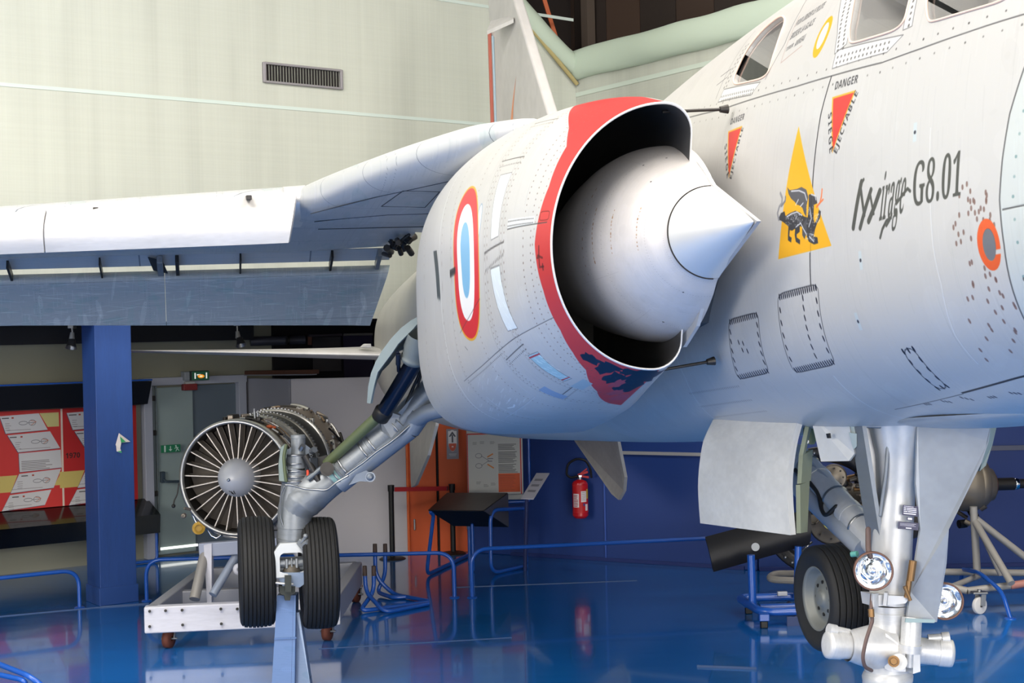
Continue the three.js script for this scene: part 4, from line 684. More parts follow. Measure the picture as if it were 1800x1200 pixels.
  // scissor links, cover and fittings at the head of the leg
  jp('head_cover', [plate([g(494, 786, 10.1), g(502, 780, 10.1), g(506, 790, 10.1), g(502, 812, 10.1), g(506, 830, 10.1), g(500, 846, 10.1), g(491, 845, 10.1), g(490, 815, 10.1)], V3(-0.08, 0, 0))], std('#7d8a84', 0.45, 0.2), G);
  jp('green_edge', [pipe([g(503, 783, 10.08), g(499, 800, 10.08), g(500, 820, 10.08), g(503, 845, 10.08)], 0.012, 0.04, 10)], green, G);
  jp('head_bracket', [plate([g(506, 790, 10.18), g(516, 783, 10.18), g(516, 800, 10.18), g(508, 815, 10.18), g(504, 812, 10.18)], V3(-0.05, 0, 0)), plate([g(533, 778, 10.2), g(545, 787, 10.2), g(550, 800, 10.2), g(545, 808, 10.2), g(534, 798, 10.2)], V3(-0.08, 0, 0)), plate([g(538, 805, 10.18), g(562, 828, 10.18), g(566, 842, 10.18), g(556, 850, 10.18), g(536, 826, 10.18)], V3(-0.08, 0, 0))], std('#6b737c', 0.4, 0.4), G);
  seed = 77; const fit = []; for (let i = 0; i < 26; i++) { const p = g(535 + rnd() * 22, 808 + rnd() * 45, 10.2 + rnd() * 0.1); fit.push(rnd() < 0.5 ? cyl(p, p.clone().add(V3(rr(-0.06, 0.06), rr(-0.08, 0.08), rr(-0.06, 0.06))), rr(0.006, 0.016), undefined, 8) : ball(p, rr(0.01, 0.022), 1, 1, 1, 8)); }
  jp('hydraulic_fitting', fit, M.darksteel, G);
  for (const [y, r] of [[838, 0.093], [828, 0.09], [815, 0.08], [800, 0.078], [846, 0.1]]) jp('seal_ring', lathe([[r - 0.01, -0.008], [r, -0.005], [r, 0.005], [r - 0.01, 0.008]], g(519, y), V3(0, 1, 0), 30), M.steel, G);
  jp('lock_cylinder', cyl(g(536, 800, 10.12), g(560, 845, 10.12), 0.03, 0.026, 16), M.darksteel, G); jp('lock_cylinder', cyl(g(541, 842, 10.1), g(566, 822, 10.12), 0.022, 0.02, 16), std('#5d646a', 0.4, 0.4), G);
  jp('union_nut', cyl(g(529, 790, 10.1), g(533, 783, 10.08), 0.02, 0.02, 6), M.steel, G); jp('union_nut', cyl(g(548, 793, 10.1), g(553, 790, 10.06), 0.024, 0.024, 6), M.steel, G); jp('valve_block', box(g(548, 815, 10.14), 0.07, 0.09, 0.07, 0.4), std('#3c4046', 0.45, 0.4), G);
  jp('safety_tag', [box(g(541, 831, 10.12), 0.02, 0.045, 0.02)], std('#c8452c', 0.6), G);
  jp('brake_pipe', [pipe([g(502, 852, 10.05), g(516, 853, 10.05), g(534, 859, 10.05), g(552, 860, 10.02), g(575, 862, 10.0), g(590, 848, 10.0), g(612, 836, 10.02)], 0.0075, 0.06, 8), pipe([g(608, 834, 10.02), g(640, 812, 10), g(660, 795, 9.98), g(690, 775, 9.95), g(720, 748, 9.95)], 0.009, 0.05, 8), pipe([g(500, 855, 10.1), g(493, 870, 10.1), g(492, 905, 10.1), g(498, 925, 10.1)], 0.006, 0.04, 8)], M.steel, G);
  const clamps = []; for (const t of [0.08, 0.2, 0.5, 0.62, 0.95]) { const d = b1.clone().sub(b0).normalize(); clamps.push(lathe([[0.118, -0.006], [0.122, 0], [0.118, 0.006]], onB(t), d, 30)); } clamps.push(lathe([[0.104, -0.006], [0.109, 0], [0.104, 0.006]], g(516, 930), V3(0, 1, 0), 30));
  for (const c of clamps) jp('clamp_band', c, M.steel, G);
  // axle fork
  const f0 = g(513, 988, 10.08);
  const fork = new THREE.Shape([[-0.075, 0.13], [0.075, 0.13], [0.135, 0.05], [0.135, -0.10], [-0.135, -0.10], [-0.135, 0.05]].map(([x, y]) => new THREE.Vector2(x, y)));
  const hole = new THREE.Path(); hole.moveTo(-0.085, -0.06); hole.lineTo(-0.085, 0.035); hole.quadraticCurveTo(-0.08, 0.065, -0.05, 0.068); hole.lineTo(0.05, 0.068); hole.quadraticCurveTo(0.08, 0.065, 0.085, 0.035); hole.lineTo(0.085, -0.06); hole.quadraticCurveTo(0, -0.1, -0.085, -0.06); fork.holes.push(hole);
  const fg = new THREE.ExtrudeGeometry(fork, { depth: 0.14, bevelEnabled: true, bevelSize: 0.01, bevelThickness: 0.01, bevelSegments: 2 }); fg.rotateY(PI / 2); fg.translate(f0.x - 0.14, f0.y, f0.z);
  jp('axle_fork', [fg, cyl(f0.clone().add(V3(-0.05, -0.01, 0.14)), f0.clone().add(V3(-0.05, -0.01, 0.205)), 0.075, 0.07, 28), cyl(f0.clone().add(V3(-0.05, -0.01, -0.14)), f0.clone().add(V3(-0.05, -0.01, -0.205)), 0.075, 0.07, 28), cyl(f0.clone().add(V3(-0.1, -0.02, -0.2)), f0.clone().add(V3(-0.1, -0.02, 0.2)), 0.05)], std('#b0b4b6', 0.4, 0.35), G);
  jp('axle_pin', [cyl(f0.clone().add(V3(-0.02, 0, 0.2)), f0.clone().add(V3(-0.02, 0, 0.27)), 0.028, 0.028), ball(f0.clone().add(V3(-0.02, 0, 0.275)), 0.028, 1, 1, 1, 12), cyl(f0.clone().add(V3(-0.02, 0, -0.2)), f0.clone().add(V3(-0.02, 0, -0.28)), 0.024, 0.024), cyl(f0.clone().add(V3(-0.06, -0.01, -0.08)), f0.clone().add(V3(-0.06, -0.01, 0.08)), 0.034), box(f0.clone().add(V3(-0.03, -0.01, 0.035)), 0.05, 0.07, 0.02), box(f0.clone().add(V3(-0.03, -0.01, -0.035)), 0.05, 0.07, 0.02), box(f0.clone().add(V3(-0.03, -0.01, 0)), 0.05, 0.08, 0.012)], M.gear, G);
  jp('scraper_ball', [ball(f0.clone().add(V3(-0.05, -0.075, 0)), 0.062, 1, 1, 1, 20)], std('#5a554c', 0.6, 0.4), G);
  jp('fork_pipe', [pipe([f0.clone().add(V3(0, -0.02, 0.27)), f0.clone().add(V3(0.02, -0.1, 0.24)), f0.clone().add(V3(0.03, -0.14, 0.1)), f0.clone().add(V3(0.03, -0.15, 0))], 0.008, 0.05, 8)], M.gearwhite, G);
  jp('brake_unit', [bar(g(527, 950, 10.08), g(538, 962, 10.05), 0.05, 0.05), cyl(g(530, 953, 10.04), g(538, 943, 10.02), 0.014), ball(g(537, 942, 10.02), 0.018, 1, 1, 1, 10), cyl(g(534, 958, 10.03), g(542, 952, 10.0), 0.02)], M.gear, G);
  // jacking pad plate and its point
  jp('jack_pad', [plate([g(484, 1006, 10.06), g(548, 1006, 10.06), g(543, 1020, 10.06), g(527, 1032, 10.06), g(497, 1030, 10.06)], V3(-0.16, 0, 0))], std('#7f8fa5', 0.45, 0.3), G);
  jp('jack_spigot', [plate([g(501, 1012, 10.0), g(512, 1012, 10.0), g(512, 1040, 10.0), g(501, 1040, 10.0)], V3(-0.06, 0, 0)), plate([g(491, 1030, 10.05), g(519, 1030, 10.05), g(519, 1042, 10.05), g(511, 1046, 10.05), g(510, 1055, 10.05), g(501, 1055, 10.05), g(500, 1046, 10.05), g(491, 1042, 10.05)], V3(-0.1, 0, 0))], std('#2c302a', 0.6), G);
}
// nose gear
{
  const G = jgroup('nose_gear'); const D = 6.1, g = (x, y, d = D) => J(x, y, d);
  // flared upper casting
  const up = []; { const P = [[1577, 735, 0.125], [1578, 800, 0.092], [1575, 860, 0.08], [1570, 930, 0.084], [1566, 1000, 0.086], [1562, 1060, 0.082]].map(([x, y, r]) => [g(x, y), r]); const c = new THREE.CatmullRomCurve3(P.map((p) => p[0])); const R = (t) => { const f = t * (P.length - 1), i = min(P.length - 2, floor(f)); return lerp(P[i][1], P[i + 1][1], f - i); }; up.push(sweep(c.getPoints(40), R, 36)); }
  up.push(plate([g(1520, 742, 6.12), g(1590, 738, 6.12), g(1572, 900, 6.12), g(1552, 970, 6.12), g(1545, 950, 6.12)], V3(-0.05, 0, 0)));
  jp('upper_leg', up, M.gearwhite, G);
  jp('web_frame', [plate([g(1515, 745, 6.02), g(1522, 742, 6.02), g(1560, 985, 6.06), g(1553, 985, 6.06)], V3(-0.12, 0, 0)), pipe([g(1520, 748, 6.03), g(1556, 750, 6.03), g(1562, 765, 6.03), g(1558, 830, 6.03), g(1547, 905, 6.05)], 0.009, 0.06, 8)], M.gear, G);
  // lower cylinder
  jp('oleo_sleeve', [cyl(g(1563, 1062), g(1563, 1092), 0.084, 0.084, 32), cyl(g(1563, 1074), g(1563, 1082), 0.088, 0.088, 32), cyl(g(1563, 1092), g(1560, 1186), 0.083, 0.098, 32), cyl(g(1560, 1186), g(1560, 1250), 0.105, 0.105, 32), lathe([[0.098, -0.02], [0.108, 0], [0.106, 0.02]], g(1560, 1187), V3(0, -1, 0), 32)], M.gearwhite, G);
  jp('lamp_bracket', [plate([g(1535, 1045, 5.98), g(1600, 1048, 5.98), g(1592, 1060, 5.98), g(1538, 1066, 5.98)], V3(-0.12, 0, 0)), bar(g(1538, 1042, 5.97), g(1538, 1066, 5.97), 0.015, 0.03), bar(g(1558, 1040, 5.97), g(1556, 1064, 5.97), 0.015, 0.03)], M.gearwhite, G);
  // landing lamps
  const lampGlass = std('#ffffff', 0.03, 0, { transmission: 1, thickness: 0, ior: 1.5 });
  const lamp = (c, R, dir) => {
    const L = jp('landing_lamp', lathe([[0.02, -0.1], [R * 0.7, -0.075], [R * 1.02, -0.02], [R * 1.04, 0.012], [R * 0.98, 0.02], [R * 0.93, 0.012], [R * 0.93, 0]], c, dir, 40), std('#7a5b4e', 0.55, 0.5), G);
    const d = dir.clone().normalize(), bs = basisFrom(d);
    // faceted mirror dish with flutes
    const dish = surf((u, v) => { const a = v * 2 * PI, r = R * 0.94 * u, fl = 0.0022 * sin(a * 5 + 2 * sin(u * 5)) * u + 0.002 * sin(u * 14); return V3(r * cos(a), -0.055 * (1 - u * u) + fl, r * sin(a)).applyMatrix4(bs).add(c); }, 30, 80, { flip: true });
    jp('reflector', dish, std('#e6ecf2', 0.13, 1), L); jp('bulb_cap', [cyl(c.clone().addScaledVector(d, -0.05), c.clone().addScaledVector(d, -0.005), R * 0.33, R * 0.3, 24), ball(c.clone().addScaledVector(d, -0.006), R * 0.2, 1, 1, 1, 14)], M.chrome, L);
    jp('lens', lathe([[R * 0.94, 0.01], [R * 0.7, 0.018], [R * 0.35, 0.024], [0.001, 0.026]], c, dir, 40), lampGlass, L);
  };
  lamp(g(1535, 1003, 5.95), 0.079, V3(0.93, 0, 0.36)); lamp(g(1660, 1056, 6.0), 0.076, V3(0.93, 0, 0.3));
  // flat fairing plate ahead of the leg, on the right
  jp('gear_door', [plate([g(1613, 737, 5.98), g(1742, 745, 5.85), g(1738, 775, 5.86), g(1726, 812, 5.87), g(1668, 930, 5.92), g(1664, 990, 5.94), g(1647, 1093, 5.97), g(1593, 1092, 6.0), g(1601, 1040, 6.0), g(1618, 930, 5.98), g(1610, 850, 5.98)], V3(-0.014, 0, 0))], M.doorGrey, G);
  jp('door_flange', [plate([g(1742, 744, 5.85), g(1753, 745, 5.9), g(1745, 780, 5.9), g(1733, 818, 5.9), g(1722, 828, 5.9), g(1735, 778, 5.86)], V3(-0.03, 0, 0))], std('#82908a', 0.5), G);
  jp('door_foot', [plate([g(1591, 1086, 5.96), g(1642, 1088, 5.94), g(1641, 1094, 5.94), g(1590, 1093, 5.96)], V3(0.008, 0, 0))], std('#8fa3a3', 0.5), G);
  // maker's plates with printed lines
  const plateTex = (rows) => canvasTex(128, 96, (q, w, h) => { q.fillStyle = '#33324a'; q.fillRect(0, 0, w, h); q.fillStyle = '#d8d6dc'; for (const r of rows) q.fillRect(...r); });
  const pm = (rows) => std('#ffffff', 0.4, 0.2, { map: plateTex(rows) });
  const face = (a, b, c, d) => { const gg = surf((u, v) => a.clone().lerp(b, u).lerp(d.clone().lerp(c, u), v), 6, 6, { w: (u, v) => [u, 1 - v], flip: true }); return gg; };
  jp('data_plate', face(g(1587, 887, 5.985), g(1614, 890, 5.98), g(1614, 908, 5.98), g(1586, 905, 5.985)), pm([[10, 8, 80, 5], [10, 22, 20, 8], [34, 22, 80, 8], [10, 38, 20, 8], [34, 38, 80, 8], [10, 54, 30, 8], [44, 54, 70, 8], [10, 72, 100, 10]]), G);
  jp('data_plate', face(g(1594, 908, 5.982), g(1605, 909, 5.982), g(1605, 915, 5.982), g(1594, 914, 5.982)), pm([[20, 20, 88, 56]]), G);
  jp('data_plate', face(g(1579, 916, 5.985), g(1615, 919, 5.98), g(1614, 932, 5.98), g(1578, 929, 5.985)), pm([[12, 20, 100, 3], [12, 34, 90, 3], [12, 48, 100, 3], [50, 70, 36, 14]]), G);
  // steering cylinders across the leg
  for (const s of [-1, 1]) {
    const c0 = g(1562, 1138, 6.08), dir = s < 0 ? g(1455, 1133, 6.02).sub(c0) : g(1672, 1148, 6.05).sub(c0), q = (t) => c0.clone().addScaledVector(dir, t);
    const st = jp('steering_jack', [lathe([[0.1, 0], [0.09, 0.12], [0.072, 0.2], [0.066, 0.22], [0.066, 0.24]].map(([r, h]) => [r * (s < 0 ? 1 : 0.85), h * (s < 0 ? 0.8 : 0.6)]), c0, dir, 32), cyl(q(s < 0 ? 0.55 : 0.45), q(0.82), 0.056, 0.056, 28), cyl(q(0.8), q(0.97), 0.059, 0.059, 28), lathe([[0.059, 0], [0.056, 0.012], [0.04, 0.018], [0.001, 0.018]], q(0.97), dir, 28), cyl(q(0.86).add(V3(0, 0.06, 0)), q(0.98).add(V3(0, 0.065, 0)), 0.026, 0.026, 16), cyl(q(0.64).add(V3(0, 0.055, 0)), q(0.88).add(V3(0, 0.065, 0)), 0.017, 0.017, 12)], M.gearwhite, G);
  }
  // sleeve on the right with clevis and bolt
  jp('torque_link', [cyl(g(1603, 1085, 6.0), g(1600, 1136, 5.98), 0.042, 0.042, 28), cyl(g(1600, 1132, 5.98), g(1599, 1146, 5.98), 0.047, 0.046, 28), cyl(g(1599, 1146, 5.98), g(1598, 1172, 5.98), 0.017, 0.017)], M.gearwhite, G);
  jp('clevis', [plate([g(1556, 1112, 6.0), g(1575, 1120, 6.0), g(1591, 1140, 5.98), g(1592, 1180, 5.98), g(1568, 1180, 5.98), g(1555, 1175, 6.0)], V3(-0.08, 0, 0)), cyl(g(1580, 1163, 5.94), g(1580, 1163, 6.02), 0.034, 0.034, 24), plate([g(1605, 1144, 5.97), g(1617, 1150, 5.97), g(1618, 1180, 5.97), g(1605, 1184, 5.97)], V3(-0.08, 0, 0))], M.gearwhite, G);
  jp('bolt', [cyl(g(1571, 1162, 5.9), g(1571, 1162, 5.97), 0.014, 0.02, 6), cyl(g(1571, 1162, 5.93), g(1571, 1162, 5.96), 0.024, 0.024, 20)], M.brass, G);
  // cables
  jp('brake_hose', [pipe([g(1533, 1045, 5.98), g(1531, 1075, 5.96), g(1534, 1090, 5.95), g(1522, 1125, 5.93), g(1516, 1155, 5.93), g(1520, 1172, 5.95), g(1532, 1178, 6)], 0.008, 0.08, 10), pipe([g(1526, 930, 6.0), g(1526, 965, 5.98), g(1530, 978, 5.97)], 0.012, 0.04, 8)], std('#5d4a44', 0.6), G);
  jp('hose_union', [cyl(g(1531, 1070, 5.955), g(1532, 1084, 5.95), 0.013), cyl(g(1605, 985, 5.97), g(1600, 1020, 5.97), 0.016), cyl(g(1598, 1020, 5.97), g(1594, 1050, 5.97), 0.012), cyl(g(1590, 1030, 5.96), g(1600, 1055, 5.96), 0.008)], M.brass, G);
  // drag strut up and aft, twin tubes
  const d0 = g(1545, 960, 6.25), d1 = g(1400, 800, 7.0);
  jp('drag_strut', [cyl(d0, d1, 0.062, 0.062, 24), cyl(d0.clone().lerp(d1, 0.3), d0.clone().lerp(d1, 0.36), 0.066, 0.066, 24), cyl(d0.clone().lerp(d1, 0.7), d0.clone().lerp(d1, 0.74), 0.067, 0.067, 24)], M.gearwhite, G);
  jp('retraction_jack', [cyl(g(1520, 965, 6.3), g(1395, 845, 6.95), 0.05, 0.05, 20), cyl(g(1476, 862, 6.6), g(1415, 806, 6.85), 0.012)], std('#a2a8b0', 0.4, 0.3), G);
  jp('hydraulic_hose', [pipe([g(1398, 826, 6.85), g(1418, 842, 6.75), g(1440, 868, 6.65), g(1444, 895, 6.6), g(1452, 908, 6.55), g(1470, 890, 6.5)], 0.011, 0.06, 8)], M.darksteel, G);
  [0.2, 0.5, 0.85].forEach((t) => jp('clamp_band', lathe([[0.063, -0.008], [0.069, 0], [0.063, 0.008]], d0.clone().lerp(d1, t), d1.clone().sub(d0), 24), M.steel, G));
  // trailing fork and wheel
  const wc = g(1462, 1050, 6.5);
  wheel(G, wc, AX, 0.243, 0.19, [-0.72, -0.42, -0.14, 0.14, 0.42, 0.72], std('#7f817c', 0.5, 0.4));
  jp('trailing_fork', [cyl(wc.clone().add(V3(0, 0, -0.16)), wc.clone().add(V3(0, 0, 0.06)), 0.03), bar(wc.clone().add(V3(0, 0, -0.14)), g(1560, 1150, 6.15), 0.05, 0.09), bar(wc.clone().add(V3(0, 0, -0.14)), g(1560, 1080, 6.2), 0.03, 0.05)], M.gear, G);
  // bay doors
  const doorIn = std('#8b9178', 0.6);
  const bd = jp('gear_door', sheet((u, v) => { const a = [[1262, 742, 6.95], [1253, 780, 6.95], [1245, 850, 6.94], [1240, 918, 6.93]], b = [[1418, 723, 6.3], [1412, 775, 6.3], [1403, 850, 6.28], [1399, 939, 6.26]]; const k = v * 3, i = min(2, floor(k)), t = k - i, L = (P) => g(lerp(P[i][0], P[i + 1][0], t), lerp(P[i][1], P[i + 1][1], t), lerp(P[i][2], P[i + 1][2], t)); const p = L(a).lerp(L(b), u); p.z += 0.03 * sin(v * PI) ; return p; }, 16, 16, 0.03), M.doorPale, G);
  jp('door_frame', [plate([g(1418, 735, 6.33), g(1421, 745, 6.38), g(1408, 800, 6.36), g(1404, 800, 6.31)], V3(0, 0, -0.02)), plate([g(1399, 852, 6.3), g(1416, 845, 6.42), g(1412, 935, 6.4), g(1400, 937, 6.29)], V3(0, 0, -0.02)), plate([g(1404, 800, 6.33), g(1422, 790, 6.42), g(1418, 845, 6.42), g(1401, 850, 6.31)], V3(0, 0, -0.02))], doorIn, G);
  jp('hinge_arm', [plate([g(1412, 745, 6.4), g(1424, 735, 6.4), g(1430, 770, 6.4), g(1424, 781, 6.4), g(1412, 775, 6.4)], V3(0, 0, -0.02))], std('#7f8a66', 0.6), G);
  jp('bolt', [cyl(g(1417, 770, 6.36), g(1417, 770, 6.4), 0.008), cyl(g(1419, 776, 6.36), g(1419, 776, 6.4), 0.008)], M.gearwhite, G);
  jp('gear_door', [plate([g(1424, 728, 6.28), g(1488, 719, 6.1), g(1502, 797, 6.12), g(1492, 810, 6.14), g(1443, 811, 6.27)], V3(-0.01, 0, -0.014))], M.doorPale, G);
  jp('door_bracket', [plate([g(1489, 722, 6.1), g(1517, 726, 6.08), g(1507, 782, 6.1), g(1502, 786, 6.12)], V3(-0.02, 0, -0.02)), plate([g(1492, 760, 6.1), g(1506, 762, 6.08), g(1506, 784, 6.1), g(1500, 790, 6.12)], V3(-0.02, 0, -0.02))], std('#a5b0aa', 0.6), G);
  jp('stencil_mark', [plate([g(1454, 762, 6.185), g(1460, 761, 6.17), g(1461, 770, 6.17), g(1456, 770, 6.185)], V3(0, 0, 0.006))], M.black, G);
  jp('lamp_plug', [cyl(g(1497, 974, 6.0), g(1507, 973, 5.98), 0.012)], std('#4f8f84', 0.5), G);
}
// belly blister behind the nose gear bay
jp('belly_fairing', surf((u, v) => { const x = lerp(0.1, 1.75, u), a = PI * v, w = 0.3 * sin(PI * clamp(u * 0.9 + 0.1, 0, 1)), y = -0.40 + 0.045 * u; return V3(x, y - 0.05 * sin(a) * sin(PI * pow(u, 0.7)), w * cos(a)); }, 24, 20, {}), M.hullPlain);
// ================= the hall's fittings and exhibits =================
// where a pixel's ray meets the plane n metres out from the left wall
function wallPt(px, py, n) { const r = at(px, py, 1).sub(EYE), k = (n - EYE.clone().sub(C0).dot(Nd)) / r.dot(Nd); return EYE.clone().addScaledVector(r, k); }
const Xd = V3(1, 0, 0);
// ---- pillar
{
  const p = onPlan(0.18, -0.18); const t = thing('pillar', 'square blue pillar with a low plinth under the gallery, paper dart stuck on it', 'pillar', p, TURN);
  mesh('shaft', box(V3(0, SOF / 2 - 0.002, 0), 0.36, SOF - 0.004, 0.36, 0, 0.006), M.pillar ?? (M.pillar = std('#264b8e', 0.5, 0, { map: grimeTex })), t);
  mesh('plinth', box(V3(0, 0.085, 0), 0.385, 0.17, 0.385, 0, 0.006), std('#244786', 0.5), t);
  const d = thing('paper_dart', 'folded white and green paper dart stuck on the blue pillar', 'paper', wallPt(213, 778, 0.02));
  const g = (x, y, n) => wallPt(x, y, n), wh = std('#cfc7c2', 0.7, 0, { side: THREE.DoubleSide }), gr = std('#2f9a5c', 0.7, 0, { side: THREE.DoubleSide });
  wpart('wing', [plate([g(209, 761, 0.015), g(229, 776, 0.01), g(213, 778, 0.03)], Nd.clone().multiplyScalar(0.002)), plate([g(209, 761, 0.015), g(213, 778, 0.03), g(211, 789, 0.03), g(203, 782, 0.008)], Nd.clone().multiplyScalar(0.002)), plate([g(204, 783, 0.01), g(211, 787, 0.03), g(214, 796, 0.03), g(205, 793, 0.012)], Nd.clone().multiplyScalar(0.002))], wh, d);
  wpart('print', [plate([g(211, 767, 0.03), g(221, 776, 0.025), g(213, 778, 0.034)], Nd.clone().multiplyScalar(0.002)), plate([g(206, 793, 0.018), g(213, 792, 0.034), g(214, 796, 0.034)], Nd.clone().multiplyScalar(0.002))], gr, d);
}
// ---- ventilation grille in the left wall
{
  const c = wallPt(532.5, 134, 0.0); const t = thing('vent_grille', 'dark ventilation grille in a grey frame set in the left fabric wall', 'vent', c, TURN);
  const a = wallPt(465, 131, 0), b = wallPt(600, 139, 0), W = a.distanceTo(b), H = 0.19;
  mesh('frame', [box(V3(0, H / 2, 0.01), W, 0.025, 0.04), box(V3(0, -H / 2, 0.01), W, 0.025, 0.04), box(V3(-W / 2, 0, 0.01), 0.035, H + 0.02, 0.04), box(V3(W / 2, 0, 0.01), 0.035, H + 0.02, 0.04)], std('#8f8c90', 0.5, 0.3), t);
  mesh('backing', box(V3(0, 0, -0.02), W, H, 0.02), std('#121010', 0.9), t);
  for (let k = 0; k < 26; k++) mesh('slat', box(V3(lerp(-W / 2 + 0.04, W / 2 - 0.04, k / 25), 0, 0.005), 0.012, H - 0.02, 0.025, 0.5, 0.002), M.ventSlat ?? (M.ventSlat = std('#191514', 0.8)), t);
}
// ---- red display case on the back wall
const printLines = (g, x, y, w, n, step, c = '#77726f', h = 2) => { g.fillStyle = c; for (let i = 0; i < n; i++) g.fillRect(x, y + i * step, w * (0.7 + 0.3 * rnd()), h); };
{
  const a = wallPt(-70, 722, -2.5), b = wallPt(238, 722, -2.5); const W = hypot(a.x - b.x, a.z - b.z), mid = a.clone().lerp(b, 0.5);
  const t = thing('display_case', 'red and white timeline display with black hood and sloping black desk, on the back wall', 'display', mid.clone().setY(0), TURN);
  const tex = canvasTex(1024, 512, (g, w, h) => {
    g.fillStyle = '#c8322e'; g.fillRect(0, 0, w, h); seed = 9; const sx = w / W; const X = (px) => { const p = wallPt(px, 800, -2.5); return hypot(p.x - a.x, p.z - a.z) * sx; }; const Y = (py) => (py - 716) / (895 - 716) * h; const at2 = ([x, y]) => [X(x), Y(y)];
    const poly = (P, c) => { g.beginPath(); P.forEach((p, i) => { const [x, y] = at2(p); i ? g.lineTo(x, y) : g.moveTo(x, y); }); g.closePath(); g.fillStyle = c; g.fill(); };
    g.fillStyle = '#b81e1e'; g.fillRect(X(110), 0, w, h); g.fillStyle = '#d9c9b8'; g.fillRect(X(107), 0, X(110.5) - X(107), h);
    for (const dx of [0, 118, -118]) {
      const s = (P) => P.map(([x, y]) => [x + dx, y]);
      poly(s([[70, 722], [104, 722], [104, 748], [84, 748]]), '#c9c07e'); poly(s([[-15, 832], [29, 832], [17, 862], [-15, 862]]), '#c9b565'); poly(s([[107, 830], [108, 856], [93, 856]]), '#c9b565');
      for (const [P, sk] of [[[[0, 724], [69, 722], [84, 753], [10, 756]], 1], [[[13, 759], [88, 756], [105, 788], [31, 791]], 1], [[[32, 793], [106, 791], [107, 824], [33, 827]], 0], [[[32, 830], [106, 826], [92, 860], [16, 864]], 1], [[[15, 867], [88, 863], [76, 890], [0, 895]], 1]]) {
        poly(s(P).map(([x, y]) => [x - 0.8, y + 0.8]), '#3d3a52'); poly(s(P), '#c9c8c8'); const [x0, y0] = at2(s([P[0]])[0]), [x1] = at2(s([P[1]])[0]), [, y2] = at2(s([P[2]])[0]); const off = (at2(s([P[3]])[0])[0] - x0);
        if (sk) { const cx = lerp(x0, x1, 0.62) + off * 0.5, cy = (y0 + y2) / 2; g.strokeStyle = '#6a6a6e'; g.lineWidth = 2.5; g.beginPath(); g.ellipse(cx - 22, cy, 24, 9, 0, 0, 7); g.ellipse(cx + 30, cy, 20, 14, 0, 0, 7); g.stroke(); g.strokeStyle = '#b86a4a'; g.beginPath(); g.moveTo(cx + 20, cy - 12); g.lineTo(cx + 52, cy - 4); g.lineTo(cx + 24, cy + 12); g.stroke(); g.fillStyle = '#a8402e'; g.fillRect(lerp(x0, x1, 0.3), y0 + 8, 12, 8); g.fillStyle = '#57544f'; printLines(g, x0 + 12, y0 + 10, 52, 1, 9, '#4a4846', 5); printLines(g, x0 + off * 0.5 + 14, y0 + 40, 34, 4, 11); printLines(g, x0 + off + 8, y2 - 8, (x1 - x0) * 0.75, 1, 8); } else printLines(g, x0 + 14, y0 + 42, (x1 - x0) * 0.8, 6, 8.5, '#6f6c6a', 3);
      }
    }
    g.fillStyle = '#241414'; g.font = 'bold 40px sans-serif'; g.fillText('1970', X(114), Y(808));
  });
  const y0 = 0.70, y1 = 1.78; const face = new THREE.PlaneGeometry(W, y1 - y0); face.translate(0, (y0 + y1) / 2, 0.02);
  mesh('board', box(V3(0, (y0 + y1) / 2, 0), W, y1 - y0, 0.035), std('#8f2220', 0.6), t); mesh('printed_face', face, std('#ffffff', 0.6, 0, { map: tex }), t);
  const prof = (P, mat, name, x0 = -W / 2 - 2, x1 = W / 2 + 0.02) => { const sh = new THREE.Shape(P.map(([z, y]) => new THREE.Vector2(z, y))); const g = new THREE.ExtrudeGeometry(sh, { depth: x1 - x0, bevelEnabled: false }); g.rotateY(-PI / 2); g.translate(x1, 0, 0); g.rotateY(0); return mesh(name, g, mat, t); };
  prof([[0, 1.78], [0.28, 1.80], [0.42, 2.06], [0, 2.06]], std('#0c0c0f', 0.5), 'hood', -W / 2 - 2, W / 2 + 0.04);
  prof([[0, 0.70], [0.38, 0.55], [0.36, 0.34], [0, 0.40]], std('#0a0a0c', 0.18, 0, { clearcoat: 0.6 }), 'desk', -W / 2 - 2, W / 2 + 0.12);
  mesh('trim', box(V3(-1, 2.075, 0.41), W + 2.1, 0.02, 0.02), M.bluepaint, t); mesh('leg', [pipe([V3(W / 2 + 0.1, 0.36, 0.3), V3(W / 2 + 0.1, 0.02, 0.3), V3(W / 2 - 0.2, 0.02, 0.3)], 0.017, 0.06)], M.bluepaint, t);
}
